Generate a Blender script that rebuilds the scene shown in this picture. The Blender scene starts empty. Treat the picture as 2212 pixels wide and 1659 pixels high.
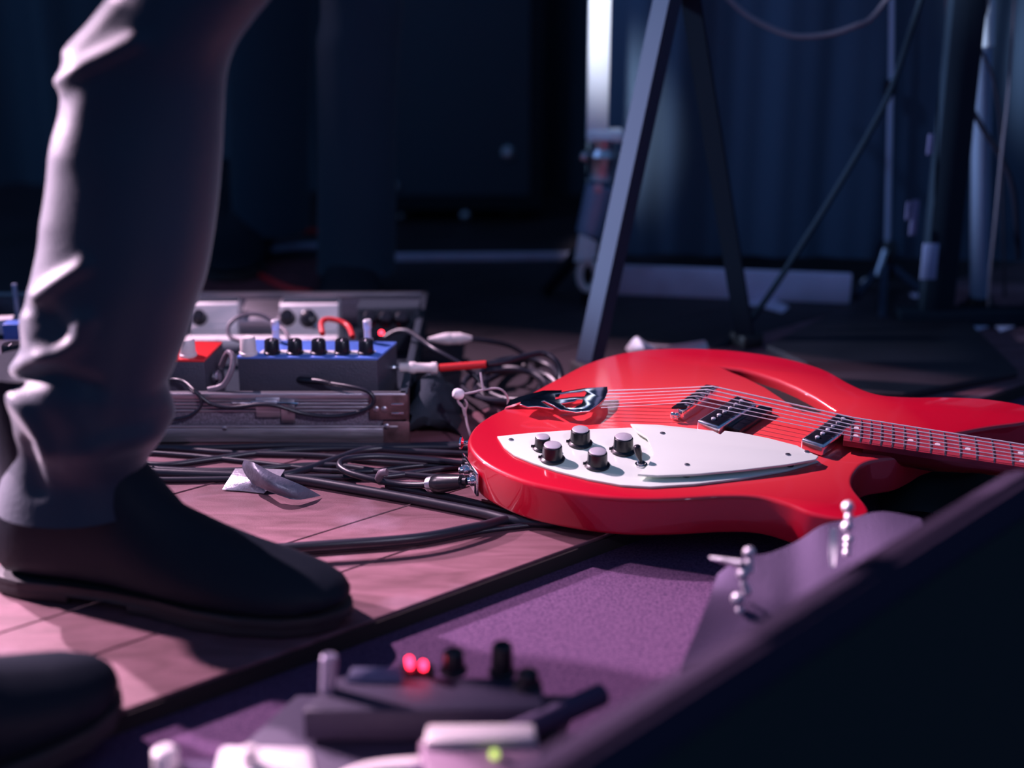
import bpy, bmesh, math, random
from mathutils import Vector, Matrix, noise
random.seed(7)
S = bpy.context.scene
COL = S.collection
PI = math.pi
# ------------------------------------------------------------------ camera
FPX, PITCH, H = 3072.0, math.radians(19.36), 0.60
cd = bpy.data.cameras.new('camera'); cam = bpy.data.objects.new('camera', cd); COL.objects.link(cam)
cam.location = (0, 0, H); cam.rotation_euler = (PI/2 - PITCH, 0, 0)
cd.sensor_width = 36; cd.lens = 50; cd.clip_start = 0.02; cd.clip_end = 60
cd.dof.use_dof = True; cd.dof.focus_distance = 1.46; cd.dof.aperture_fstop = 2.0
S.camera = cam
# ------------------------------------------------------------------ light
S.view_settings.view_transform = 'Standard'; S.view_settings.look = 'None'
S.view_settings.gamma = 1; S.view_settings.use_curve_mapping = False
S.view_settings.exposure = 0.0
W = bpy.data.worlds.new('world'); S.world = W; W.use_nodes = True
bg = W.node_tree.nodes['Background']; bg.inputs[0].default_value = (0.052, 0.120, 0.275, 1); bg.inputs[1].default_value = 1.0
def spot(name, loc, target, energy, color, angle, blend, radius):
    l = bpy.data.lights.new(name, 'SPOT'); o = bpy.data.objects.new(name, l); COL.objects.link(o)
    l.energy = energy; l.color = color; l.spot_size = math.radians(angle); l.spot_blend = blend; l.shadow_soft_size = radius
    o.location = loc; o.rotation_euler = (Vector(target) - Vector(loc)).to_track_quat('-Z', 'Y').to_euler()
    return o
spot('key_stage_lamp', (-2.2, 2.75, 2.45), (0.05, 1.15, 0), 1070, (1.0, 0.66, 0.88), 25, 0.5, 0.035)
spot('pink_side_lamp', (-2.3, 1.98, 1.05), (-0.32, 1.03, 0.16), 980, (1.0, 0.68, 0.90), 18, 0.5, 0.05)
spot('front_wash_lamp', (0.90, -0.8, 1.7), (-0.20, 1.5, 0.05), 150, (0.80, 0.72, 1.0), 11, 0.6, 0.1)  # added fill from an unseen source, brightens the case front like room ambient
spot('blue_side_lamp', (-2.6, 1.85, 0.66), (0.12, 1.74, 0.32), 900, (0.50, 0.66, 1.0), 12.5, 0.5, 0.05)
spot('blue_back_lamp', (-0.45, 1.70, 1.15), (0.19, 2.15, 0.46), 20.0, (0.26, 0.46, 1.0), 32, 1.0, 0.03)
spot('white_post_lamp', (-0.05, 1.42, 1.25), (0.124, 2.08, 0.42), 150, (0.86, 0.90, 1.0), 9, 0.8, 0.03)  # added spot, aimed only to brighten the white post

spot('blue_post_lamp', (-0.40, 1.72, 1.25), (0.66, 2.04, 0.47), 190, (0.60, 0.74, 1.0), 11, 0.8, 0.03)  # unseen blue fill added so the tubes at the right look lit

# ------------------------------------------------------------------ helpers
CP, SP = math.cos(PITCH), math.sin(PITCH)
def ray(px, py):
    a = (px-1106)/FPX; b = (829.5-py)/FPX
    return Vector((a, CP+b*SP, -SP+b*CP))
def G(px, py, z=0.0):
    """world point where the sight line of a photo point meets height z"""
    d = ray(px, py); t = (z-H)/d.z
    return Vector((d.x*t, d.y*t, z))
def D(px, py, Y):
    d = ray(px, py); t = Y/d.y
    return Vector((d.x*t, Y, H+d.z*t))
def proj(p):
    x, y, z = p[0], p[1], p[2]-H
    d = y*CP - z*SP; u = y*SP + z*CP
    return 1106+FPX*x/d, 829.5-FPX*u/d
MW = {}
def wm(o): return MW.get(o.name, Matrix.Identity(4))
def thing(name, label, cat, loc, rot=None, group=None):
    o = bpy.data.objects.new(name, None); COL.objects.link(o); o.empty_display_size = .02
    m = Matrix.Translation(loc)
    if rot is not None: m = m @ rot
    o.matrix_basis = m; MW[o.name] = m
    if cat: o['label'] = label; o['category'] = cat
    else: o['kind'] = 'structure'
    if group: o['group'] = group
    return o
def obj(name, bm, mat, parent=None, local=False, smooth=True, label=None, cat=None, group=None, kind=None, recalc=True):
    if recalc: bmesh.ops.recalc_face_normals(bm, faces=bm.faces)
    me = bpy.data.meshes.new(name)
    o = bpy.data.objects.new(name, me); COL.objects.link(o)
    if parent is not None:
        o.parent = parent
        if not local: bm.transform(wm(parent).inverted())
        MW[o.name] = wm(parent)
    else:
        vs = [v.co for v in bm.verts]
        c = sum(vs, Vector())/len(vs); c.z = min(v.z for v in vs)
        bm.transform(Matrix.Translation(-c)); o.location = c; MW[o.name] = Matrix.Translation(c)
    bm.to_mesh(me); bm.free()
    if smooth:
        for p in me.polygons: p.use_smooth = True
        try: me.set_sharp_from_angle(angle=math.radians(38))
        except Exception: pass
    if mat: me.materials.append(mat)
    if label: o['label'] = label
    if cat: o['category'] = cat
    if group: o['group'] = group
    if kind: o['kind'] = kind
    return o
def join(*bms):
    r = bmesh.new()
    for b in bms:
        me = bpy.data.meshes.new('tmp'); b.to_mesh(me); r.from_mesh(me); bpy.data.meshes.remove(me); b.free()
    return r
def box(c, s, rz=0.0, bevel=0.0, rot=None, seg=2):
    bm = bmesh.new(); bmesh.ops.create_cube(bm, size=1)
    bm.transform(Matrix.Diagonal((s[0], s[1], s[2], 1)))
    if bevel: bmesh.ops.bevel(bm, geom=bm.edges[:], offset=bevel, segments=seg, affect='EDGES', profile=.5)
    if rot is not None: bm.transform(rot)
    bm.transform(Matrix.Translation(c) @ Matrix.Rotation(rz, 4, 'Z'))
    return bm
def loft(rings, cap=True, closed=False):
    bm = bmesh.new(); R = [[bm.verts.new(p) for p in r] for r in rings]; n = len(rings[0])
    m = len(R)
    for i in range(m if closed else m-1):
        a, b = R[i], R[(i+1) % m]
        for j in range(n): bm.faces.new((a[j], a[(j+1) % n], b[(j+1) % n], b[j]))
    if cap and not closed:
        bm.faces.new(R[0]); bm.faces.new(R[-1])
    return bm
def frame(t):
    t = t.normalized(); up = Vector((0, 0, 1)) if abs(t.z) < .9 else Vector((1, 0, 0))
    a = t.cross(up).normalized(); return a, a.cross(t).normalized()
def cyl(p0, p1, r0, r1=None, n=20, bevel=0.0):
    p0, p1 = Vector(p0), Vector(p1); r1 = r0 if r1 is None else r1
    return lathe([(0, r0), ((p1-p0).length, r1)] if not bevel else
                 [(0, r0-bevel), (bevel, r0), ((p1-p0).length-bevel, r1), ((p1-p0).length, r1-bevel)], p0, p1-p0, n)
def lathe(prof, p0, axis, n=24):
    """prof: (distance along axis, radius)"""
    p0 = Vector(p0); ax = Vector(axis).normalized(); a, b = frame(ax)
    return loft([[p0+ax*h+(a*math.cos(2*PI*k/n)+b*math.sin(2*PI*k/n))*max(r, 1e-5) for k in range(n)] for h, r in prof])
def cr(pts, sub=8, closed=False):
    pts = [Vector(p) for p in pts]; n = len(pts); out = []
    for i in range(n if closed else n-1):
        if closed: p0, p1, p2, p3 = pts[i-1], pts[i], pts[(i+1) % n], pts[(i+2) % n]
        else: p0, p1, p2, p3 = pts[max(i-1, 0)], pts[i], pts[i+1], pts[min(i+2, n-1)]
        for k in range(sub):
            t = k/sub
            out.append(.5*((2*p1)+(p2-p0)*t+(2*p0-5*p1+4*p2-p3)*t*t+(3*p1-p0-3*p2+p3)*t**3))
    if not closed: out.append(pts[-1])
    return out
def tube(pts, r, n=10, sub=8, closed=False, smooth=True):
    P = cr(pts, sub, closed) if smooth else [Vector(p) for p in pts]
    rings = []; m = len(P); a = None
    for i, p in enumerate(P):
        t = (P[(i+1) % m]-P[i-1]) if closed else (P[min(i+1, m-1)]-P[max(i-1, 0)])
        if t.length < 1e-9: t = Vector((1, 0, 0))
        t.normalize()
        if a is None: a, b = frame(t)
        else:
            a = (a - t*a.dot(t)).normalized(); b = t.cross(a).normalized()
        rr = r if not callable(r) else r(i/(m-1))
        rings.append([p+(a*math.cos(2*PI*k/n)+b*math.sin(2*PI*k/n))*rr for k in range(n)])
    return loft(rings, closed=closed)
def prism(poly, vec, bevel=0.0):
    """poly: 3-D points of the top face, vec: extrusion"""
    bm = bmesh.new(); a = [bm.verts.new(p) for p in poly]; b = [bm.verts.new(Vector(p)+Vector(vec)) for p in poly]; n = len(a)
    bm.faces.new(a); bm.faces.new(list(reversed(b)))
    for i in range(n): bm.faces.new((a[i], b[i], b[(i+1) % n], a[(i+1) % n]))
    if bevel:
        bmesh.ops.bevel(bm, geom=bm.edges[:], offset=bevel, segments=2, affect='EDGES', profile=.5)
    return bm
def plate(outlines, z0, thick, bevel=0.0, res=2):
    """flat plate with holes: list of (x,y) outlines, first is the rim"""
    cu = bpy.data.curves.new('tmp', 'CURVE'); cu.dimensions = '2D'; cu.fill_mode = 'BOTH'
    cu.extrude = thick/2-bevel; cu.bevel_depth = bevel; cu.bevel_resolution = res; cu.offset = -bevel
    for o in outlines:
        s = cu.splines.new('POLY'); s.points.add(len(o)-1); s.use_cyclic_u = True
        for i, p in enumerate(o): s.points[i].co = (p[0], p[1], 0, 1)
    ob = bpy.data.objects.new('tmp', cu); COL.objects.link(ob)
    dg = bpy.context.evaluated_depsgraph_get(); me = bpy.data.meshes.new_from_object(ob.evaluated_get(dg))
    bm = bmesh.new(); bm.from_mesh(me); bmesh.ops.remove_doubles(bm, verts=bm.verts, dist=1e-6)
    bpy.data.objects.remove(ob); bpy.data.curves.remove(cu); bpy.data.meshes.remove(me)
    bm.transform(Matrix.Translation((0, 0, z0+thick/2)))
    return bm
def sm2(pts, sub=8):
    return [(p.x, p.y) for p in cr([Vector((a, b, 0)) for a, b in pts], sub, True)]

# ------------------------------------------------------------------ materials
def mat(name, col, rough=.5, metal=0.0, spec=.5, coat=0.0, var=0.0, vscale=20, bump=0.0, bscale=200, emit=None, estr=0, sheen=0.0, col2=None, stretch=(1, 1, 1), trans=0.0, alpha=1.0):
    m = bpy.data.materials.new(name); m.use_nodes = True; nt = m.node_tree; b = nt.nodes['Principled BSDF']
    b.inputs['Base Color'].default_value = (*col, 1); b.inputs['Roughness'].default_value = rough
    b.inputs['Metallic'].default_value = metal; b.inputs['Specular IOR Level'].default_value = spec
    b.inputs['Coat Weight'].default_value = coat; b.inputs['Coat Roughness'].default_value = .04
    b.inputs['Sheen Weight'].default_value = sheen; b.inputs['Sheen Roughness'].default_value = .45
    b.inputs['Transmission Weight'].default_value = trans
    if emit: b.inputs['Emission Color'].default_value = (*emit, 1); b.inputs['Emission Strength'].default_value = estr
    tc = nt.nodes.new('ShaderNodeTexCoord'); mp = nt.nodes.new('ShaderNodeMapping'); mp.inputs['Scale'].default_value = stretch
    nt.links.new(tc.outputs['Object'], mp.inputs[0])
    if var or col2:
        nz = nt.nodes.new('ShaderNodeTexNoise'); nz.inputs['Scale'].default_value = vscale; nz.inputs['Detail'].default_value = 5
        nt.links.new(mp.outputs[0], nz.inputs['Vector'])
        rp = nt.nodes.new('ShaderNodeValToRGB'); rp.color_ramp.elements[0].position = .35; rp.color_ramp.elements[1].position = .65
        c2 = col2 if col2 else tuple(min(1, c*(1+var)) for c in col); c1 = col if col2 else tuple(c*(1-var) for c in col)
        rp.color_ramp.elements[0].color = (*c1, 1); rp.color_ramp.elements[1].color = (*c2, 1)
        nt.links.new(nz.outputs[0], rp.inputs[0]); nt.links.new(rp.outputs[0], b.inputs['Base Color'])
    if bump:
        n2 = nt.nodes.new('ShaderNodeTexNoise'); n2.inputs['Scale'].default_value = bscale; n2.inputs['Detail'].default_value = 3
        nt.links.new(mp.outputs[0], n2.inputs['Vector'])
        bp = nt.nodes.new('ShaderNodeBump'); bp.inputs['Strength'].default_value = bump; bp.inputs['Distance'].default_value = .002
        nt.links.new(n2.outputs[0], bp.inputs['Height']); nt.links.new(bp.outputs[0], b.inputs['Normal'])
    return m
M = {}
M['black'] = mat('black plastic', (.006, .006, .012), .3, bump=.05)
M['rubber'] = mat('black cable rubber', (.011, .011, .022), .38, spec=.6, bump=.05, bscale=90)
M['chrome'] = mat('chrome', (.86, .84, .88), .10, 1.0)
M['satin'] = mat('satin steel', (.55, .55, .60), .32, 1.0, bump=.05)
M['alu'] = mat('brushed aluminium', (.50, .47, .52), .34, .9, var=.2, vscale=30, stretch=(1, 30, 30), bump=.1, bscale=60)
M['alu2'] = mat('worn aluminium panel', (.20, .17, .22), .5, .6, var=.35, vscale=500, bump=.5, bscale=700)
M['red'] = None
M['white'] = mat('white pickguard plastic', (.76, .87, .76), .22, coat=.3)
M['cream'] = mat('cream plastic', (.70, .62, .62), .4)
M['wpaint'] = mat('pale enamel', (.72, .66, .68), .35, var=.05)
M['carpet'] = mat('grey carpet', (.070, .036, .088), .95, col2=(.150, .078, .160), vscale=420, bump=.8, bscale=900, spec=.1)
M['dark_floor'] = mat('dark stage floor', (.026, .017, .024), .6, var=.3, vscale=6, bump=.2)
M['drape'] = mat('navy black drape', (.075, .105, .140), .9, sheen=.25, spec=.1, bump=.3, bscale=300)
M['drape2'] = mat('blue grey drape', (.055, .085, .13), .9, sheen=.1, spec=.1, bump=.3, bscale=300)
M['denim'] = mat('dark waxed denim', (.012, .028, .052), .52, spec=.35, sheen=.35, bump=.2, bscale=260)
M['cloth2'] = mat('dark trousers cloth', (.024, .048, .072), .85, spec=.1, sheen=.1, bump=.2)
M['boot'] = mat('black boot leather', (.010, .014, .022), .5, spec=.12, bump=.15, bscale=150)
M['sole'] = mat('boot sole rubber', (.02, .018, .022), .6)
M['tolex'] = mat('black vinyl tolex', (.026, .036, .050), .8, bump=.5, bscale=600, spec=.12)
M['moncover'] = mat('purple black speaker carpet', (.030, .022, .040), .9, bump=.6, bscale=600, spec=.05)
M['mongrille'] = mat('black grille cloth', (.026, .030, .030), .9, bump=.4, bscale=900, spec=.05)
M['tolexp'] = mat('purple grey felt', (.085, .060, .115), .9, bump=.6, bscale=500, spec=.2)
M['bluepaint'] = mat('blue enamel', (.10, .20, .62), .3, coat=.3, var=.1)
M['redpaint'] = mat('red enamel', (.72, .03, .035), .3, coat=.3)
M['grey'] = mat('dark grey hammered metal', (.055, .055, .08), .45, .3, bump=.4, bscale=600)
M['frameblack'] = mat('black painted steel tube', (.032, .044, .075), .6, spec=.2)
M['frameblack2'] = mat('matt black tube', (.014, .022, .034), .85, spec=.05)
M['tape'] = mat('silver gaffer tape', (.50, .47, .54), .34, .55, bump=.35, bscale=250)
M['paper'] = mat('white paper', (.80, .76, .80), .7)
M['paleboard'] = mat('pale painted board', (.62, .52, .68), .7, var=.2, vscale=8)
M['redcable'] = mat('red cable rubber', (.62, .02, .025), .4)
M['greycable'] = mat('grey cord', (.15, .12, .15), .45, bump=.3)
M['cordmat'] = mat('pale cord', (.42, .34, .38), .5, bump=.3)
M['tapeback'] = mat('grey tape back', (.10, .10, .14), .45, .2, var=.35, vscale=40, bump=.3)
M['strmat'] = mat('steel string', (.85, .80, .85), .32, .35)
M['capmat'] = mat('brushed silver cap', (.82, .78, .84), .38, .55, bump=.1)
M['led_red'] = mat('red lamp', (.9, .02, .03), .3, emit=(1, .03, .06), estr=9)
M['led_red2'] = mat('red lamp bright', (.9, .02, .03), .3, emit=(1, .015, .05), estr=14)
M['led_green'] = mat('green lamp', (.4, .7, .1), .3, emit=(.50, .62, .16), estr=1.6)
M['fretwood'] = mat('rosewood lacquered red', (.34, .030, .050), .3, coat=.5, var=.3, vscale=30, stretch=(1, 8, 8))
M['maple'] = mat('red lacquered maple neck', (.20, .008, .012), .2, coat=.6)
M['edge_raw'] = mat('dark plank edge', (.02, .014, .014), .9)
M['dark_hole'] = mat('dark inside', (.012, .006, .008), .9)
M['white_lens'] = mat('bluish painted post', (.78, .80, .86), .4)
M['bluegrey'] = mat('blue grey painted tube', (.30, .36, .52), .35, .3)
M['fluff'] = mat('wine red rug', (.10, .02, .03), .95, var=.3, vscale=60, bump=.5)

def planks_mat():
    m = bpy.data.materials.new('reddish stage plank'); m.use_nodes = True; nt = m.node_tree; b = nt.nodes['Principled BSDF']
    tc = nt.nodes.new('ShaderNodeTexCoord'); mp = nt.nodes.new('ShaderNodeMapping'); mp.inputs['Scale'].default_value = (4, 16, 16)
    mp.inputs['Rotation'].default_value = (0, 0, -EDGE_A)
    nt.links.new(tc.outputs['Object'], mp.inputs[0])
    n1 = nt.nodes.new('ShaderNodeTexNoise'); n1.inputs['Scale'].default_value = 3; n1.inputs['Detail'].default_value = 8; n1.inputs['Distortion'].default_value = 1.2
    nt.links.new(mp.outputs[0], n1.inputs['Vector'])
    r = nt.nodes.new('ShaderNodeValToRGB'); e = r.color_ramp.elements
    e[0].position = .3; e[0].color = (.105, .040, .052, 1); e[1].position = .72; e[1].color = (.205, .088, .115, 1)
    nt.links.new(n1.outputs[0], r.inputs[0])
    # scuffed paler wear
    n2 = nt.nodes.new('ShaderNodeTexNoise'); n2.inputs['Scale'].default_value = 9; n2.inputs['Detail'].default_value = 6
    nt.links.new(tc.outputs['Object'], n2.inputs['Vector'])
    r2 = nt.nodes.new('ShaderNodeValToRGB'); r2.color_ramp.elements[0].position = .56; r2.color_ramp.elements[1].position = .8
    nt.links.new(n2.outputs[0], r2.inputs[0])
    mx = nt.nodes.new('ShaderNodeMixRGB'); mx.inputs[2].default_value = (.26, .15, .20, 1)
    nt.links.new(r2.outputs[0], mx.inputs[0]); nt.links.new(r.outputs[0], mx.inputs[1]); nt.links.new(mx.outputs[0], b.inputs['Base Color'])
    b.inputs['Roughness'].default_value = .55
    n3 = nt.nodes.new('ShaderNodeTexNoise'); n3.inputs['Scale'].default_value = 140
    nt.links.new(mp.outputs[0], n3.inputs['Vector'])
    bp = nt.nodes.new('ShaderNodeBump'); bp.inputs['Strength'].default_value = .25; bp.inputs['Distance'].default_value = .002
    nt.links.new(n3.outputs[0], bp.inputs['Height']); nt.links.new(bp.outputs[0], b.inputs['Normal'])
    return m
def red_mat():
    m = bpy.data.materials.new('red sunburst lacquer'); m.use_nodes = True; nt = m.node_tree; b = nt.nodes['Principled BSDF']
    tc = nt.nodes.new('ShaderNodeTexCoord'); mp = nt.nodes.new('ShaderNodeMapping')
    mp.inputs['Location'].default_value = (-.05, -.02, 0)
    mp.inputs['Scale'].default_value = (4.2, 5.6, 1)
    nt.links.new(tc.outputs['Object'], mp.inputs[0])
    gr = nt.nodes.new('ShaderNodeTexGradient'); gr.gradient_type = 'SPHERICAL'; nt.links.new(mp.outputs[0], gr.inputs[0])
    r = nt.nodes.new('ShaderNodeValToRGB'); e = r.color_ramp.elements
    e[0].position = 0; e[0].color = (.54, .0010, .022, 1); e[1].position = .8; e[1].color = (.93, .085, .085, 1)  # burst finish; the paler centre also carries gloss reflection
    nt.links.new(gr.outputs[0], r.inputs[0]); nt.links.new(r.outputs[0], b.inputs['Base Color'])
    b.inputs['Roughness'].default_value = .35; b.inputs['Coat Weight'].default_value = 1; b.inputs['Coat Roughness'].default_value = .05
    b.inputs['Specular IOR Level'].default_value = .4
    return m
M['red'] = red_mat()

# ------------------------------------------------------------------ setting
CZ = -0.018                                   # carpet lies lower than the deck
E0, E1 = G(249, 1540), G(1240, 1180)
ed = (E1-E0).normalized(); EDGE_A = math.atan2(ed.y, ed.x); en = Vector((-ed.y, ed.x, 0))   # en points away from the camera
M['plank'] = planks_mat()
obj('ground', box((0.3, 1.5, CZ-.03), (7, 5, .06)), M['carpet'], kind='structure', smooth=False)
deck = thing('floor', None, None, E0)
def off(px, py): return (G(px, py)-E0).dot(en)
seams = [0, off(670, 1257), off(650, 1163), off(354, 1072)]
w_ = (seams[3])/3
DARK0 = off(330, 955)
while seams[-1] < 1.15: seams.append(seams[-1]+w_)
for i in range(len(seams)-1):
    a, b = seams[i], seams[i+1]
    cuts = [-1.4, (-.35, .9, -.1, .55, 1.4, .2)[i % 6] - .62*(i % 2), 3.0]
    if i in (0, 1): cuts = [-1.4, 3.0]
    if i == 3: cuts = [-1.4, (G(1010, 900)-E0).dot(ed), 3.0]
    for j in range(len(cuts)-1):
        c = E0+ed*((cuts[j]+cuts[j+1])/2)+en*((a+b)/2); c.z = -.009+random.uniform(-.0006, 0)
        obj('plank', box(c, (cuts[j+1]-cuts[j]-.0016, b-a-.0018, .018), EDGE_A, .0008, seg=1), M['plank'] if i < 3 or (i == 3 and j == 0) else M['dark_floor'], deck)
# dark strip of the deck behind the planks (boards in the darker floor colour)
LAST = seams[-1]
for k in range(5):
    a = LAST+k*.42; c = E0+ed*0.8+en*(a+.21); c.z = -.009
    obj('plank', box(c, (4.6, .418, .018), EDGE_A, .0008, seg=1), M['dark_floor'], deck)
# added strip, shade put into its colour, covers the shaded plank edge
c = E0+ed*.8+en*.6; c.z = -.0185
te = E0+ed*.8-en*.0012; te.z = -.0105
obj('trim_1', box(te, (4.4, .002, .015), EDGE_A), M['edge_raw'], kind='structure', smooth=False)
def drape(name, p0, p1, h, m, amp=.02, waves=14, z0=0.0):
    p0, p1 = Vector(p0), Vector(p1); t = (p1-p0); L = t.length; t.normalize(); nn = Vector((-t.y, t.x, 0))
    N, K = 260, 10; bm = bmesh.new(); g = []
    for s in (0, 1):
        g.append([[bm.verts.new(p0+t*(L*i/N)+nn*(s*.006+amp*(math.sin(2*PI*waves*i/N+.8*math.sin(7.3*i/N))+.4*math.sin(2*PI*waves*2.3*i/N+k*.1))*(1-.3*k/K))+Vector((0, 0, z0+h*k/K))) for k in range(K+1)] for i in range(N+1)])
    for s in (0, 1):
        for i in range(N):
            for k in range(K): bm.faces.new((g[s][i][k], g[s][i+1][k], g[s][i+1][k+1], g[s][i][k+1]))
    for i in range(N):
        for k in (0, K): bm.faces.new((g[0][i][k], g[0][i+1][k], g[1][i+1][k], g[1][i][k]))
    for k in range(K):
        for i in (0, N): bm.faces.new((g[0][i][k], g[0][i][k+1], g[1][i][k+1], g[1][i][k]))
    obj(name, bm, m, kind='structure')
drape('wall_back', (-1.75, 3.02, 0), (1.2, 2.84, 0), 2.3, M['drape'], .02, 17)
rA, rB = G(1266, 622), G(2400, 650)
drape('wall_right', (rA.x, rA.y+.045, 0), (rB.x+.5, rB.y+.02, 0), 2.0, M['drape2'], .006, 11, .045)
# pale low strips along the foot of the drapes
def board(name, a, b, h, m, t=.012):
    a, b = Vector(a), Vector(b); d = b-a; c = (a+b)/2; c.z = h/2
    obj(name, box(c, (d.length, t, h), math.atan2(d.y, d.x), .002), m, kind='structure')
board('baseboard_right', (G(1318, 634)), (G(1835, 655)), .046, M['paleboard'])
board('baseboard_back', (G(845, 563)), (G(1262, 560)), .012, M['paleboard'])

# ------------------------------------------------------------------ guitar
GO = Vector((.1947653, 1.39628436, -.53505473+H))
gy, gtx, gty = -0.24654695, 0.09615549, 0.02655469
GR = Matrix.Rotation(gy, 4, 'Z') @ Matrix.Rotation(gtx, 4, 'X') @ Matrix.Rotation(gty, 4, 'Y')
GM = Matrix.Translation(GO) @ GR; GI = GM.inverted()
def L2(px, py, w=0.0):
    """photo point -> (u, v) in the guitar's own top plane at height w"""
    o = GI @ Vector((0, 0, H)); d = GI.to_3x3() @ ray(px, py); t = (w-o.z)/d.z
    return (o.x+d.x*t, o.y+d.y*t)
gt = thing('electric_guitar', 'red hollow-body electric guitar with white pickguard lying face up on the stage', 'guitar', GO, GR)
def gp(name, bm, m, par=None, **k): return obj(name, bm, m, par or gt, local=True, **k)
outline = [(-.221, -.104), (-.226, -.068), (-.218, -.036), (-.203, -.006), (-.184, .040), (-.165, .082), (-.144, .124), (-.114, .160), (-.078, .184),
           (-.029, .199), (.025, .204), (.079, .196), (.122, .176), (.155, .142), (.182, .124), (.215, .125), (.259, .136), (.300, .141), (.338, .134),
           (.352, .112), (.338, .092), (.300, .070), (.262, .044), (.235, .020), (.222, .0), (.205, -.022), (.178, -.040), (.166, -.062), (.163, -.095), (.180, -.142),
           (.160, -.162), (.130, -.160), (.104, -.147), (.077, -.140), (.043, -.147), (.005, -.161), (-.03, -.171), (-.068, -.176), (-.114, -.173), (-.154, -.163), (-.195, -.138)]
hole = [L2(*p) for p in [(1561, 792), (1600, 797), (1640, 807), (1680, 820), (1720, 837), (1760, 858), (1803, 885), (1770, 888), (1736, 887), (1715, 876), (1690, 858), (1655, 835), (1615, 815), (1580, 801)]]
body = gp('body', plate([sm2(outline, 6), hole], -.042, .042, .0045, 3), M['red'])
hcx = sum(p[0] for p in hole)/len(hole); hcy = sum(p[1] for p in hole)/len(hole)
gp('sound_hole_lining', plate([[(hcx+(x-hcx)*.995, hcy+(y-hcy)*.995) for x, y in hole]], -.014, .002), M['dark_hole'])  # dark plate added inside; its colour gives the hole's shade
# white pickguard, two levels
pg1 = [L2(*p, .002) for p in [(1074, 943), (1140, 936), (1240, 929), (1360, 924), (1440, 935), (1600, 955), (1722, 982), (1768, 996), (1700, 1016), (1600, 1034), (1500, 1046), (1405, 1052), (1340, 1048), (1270, 1035), (1200, 1017), (1150, 1000), (1110, 983), (1088, 965)]]
gp('pickguard', plate([pg1], 0, .0025, .0006), M['white'])
WU = .0085
pg2 = [L2(*p, WU) for p in [(1362, 915), (1420, 917), (1480, 923), (1540, 930), (1556, 938), (1565, 930), (1600, 934), (1660, 946), (1722, 962), (1745, 975), (1768, 985), (1762, 992), (1700, 1003), (1600, 1015), (1500, 1024), (1420, 1027), (1378, 1024), (1400, 1004), (1412, 980), (1398, 945), (1374, 930)]]
up = gp('raised_pickguard', plate([pg2], WU-.0025, .0025, .0006), M['white'])
for q in [(1431, 936), (1484, 1004), (1702, 982), (1743, 976)]:
    x, y = L2(*q, WU); gp('screw', lathe([(0, .0028), (.0006, .0027), (.001, .0015)], (x, y, WU), (0, 0, 1), 12), M['satin'], up)
for q in [(1484, 1012), (1708, 990)]:
    x, y = L2(*q, WU); gp('spacer', cyl((x, y-.004, .0002), (x, y-.004, WU-.0025), .004), M['black'], up)
x, y = L2(1104, 950, .0025); gp('screw', lathe([(0, .0028), (.0006, .0027), (.001, .0015)], (x, y, .0025), (0, 0, 1), 12), M['satin'])
# knobs
def knob(px, py, s=1.0):
    x, y = L2(px, py, .003); z = .0028
    n = 28
    def ring(h, r, k=0):
        return [(x+s*(r+k*(.0004 if j % 2 else 0))*math.cos(2*PI*j/n), y+s*(r+k*(.0004 if j % 2 else 0))*math.sin(2*PI*j/n), z+h*s) for j in range(n)]
    k = gp('knob', loft([ring(0, .0125), ring(.0018, .0127), ring(.0026, .0112), ring(.0034, .0098, 1), ring(.0150, .0092, 1), ring(.0162, .0082), ring(.0163, .002)]), M['black'])
    gp('knob_cap', lathe([(0, .0085*s), (.0006, .0084*s), (.001, .0076*s)], (x, y, z+.0161*s), (0, 0, 1), 28), M['capmat'], k)
    gp('pointer', box((x-.012*s, y-.002, z+.0022), (.004, .0025, .0025), .2, .0006), M['black'], k)
knob(1172, 968, .80); knob(1253, 958); knob(1193, 992); knob(1346, 974); knob(1290, 1006)
x, y = L2(1385, 1004, .003)
sw = gp('toggle_switch', lathe([(0, .0062), (.0014, .0062), (.0018, .0045), (.0032, .0042), (.0034, .002)], (x, y, .0028), (0, 0, 1), 20), M['chrome'])
gp('switch_tip', lathe([(0, .0016), (.004, .0018), (.010, .0036), (.018, .0038), (.0195, .0026), (.020, .001)], (x, y, .005), (-.30, .02, 1), 16), M['black'], sw)
# tailpiece
tw = .012
tr = [L2(*p, tw) for p in [(1122, 872), (1131, 862), (1166, 846), (1188, 843), (1215, 846), (1262, 838), (1312, 835), (1313, 846), (1307, 860), (1292, 874), (1274, 886), (1245, 889), (1210, 884), (1196, 876), (1175, 865), (1170, 868), (1196, 882), (1160, 877), (1140, 878)]]
th1 = [L2(*p, tw) for p in [(1199, 852), (1222, 849), (1252, 846), (1263, 843), (1267, 848), (1262, 856), (1236, 857), (1200, 862)]]
th2 = [L2(*p, tw) for p in [(1211, 871), (1240, 866), (1247, 862), (1260, 862), (1256, 872), (1240, 880), (1224, 880)]]
tp = gp('tailpiece', plate([tr, th1, th2], tw-.0022, .0022, .0005), M['chrome'], label='chrome letter-shaped tailpiece')
a = L2(1126, 874, tw); b = L2(1140, 862, tw); rim = (-.200, -.008)
gp('tailpiece_bracket', loft([[(p[0], p[1]-.009, p[2]-.0012), (p[0], p[1]+.009, p[2]-.0012), (p[0], p[1]+.009, p[2]+.0012), (p[0], p[1]-.009, p[2]+.0012)]
     for p in [(-.150, .012, .0108), (-.170, .008, .0100), (-.192, .000, .0045), (-.204, -.006, .0010), (-.2085, -.010, -.008), (-.2095, -.010, -.024)]]), M['chrome'], tp)
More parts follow.
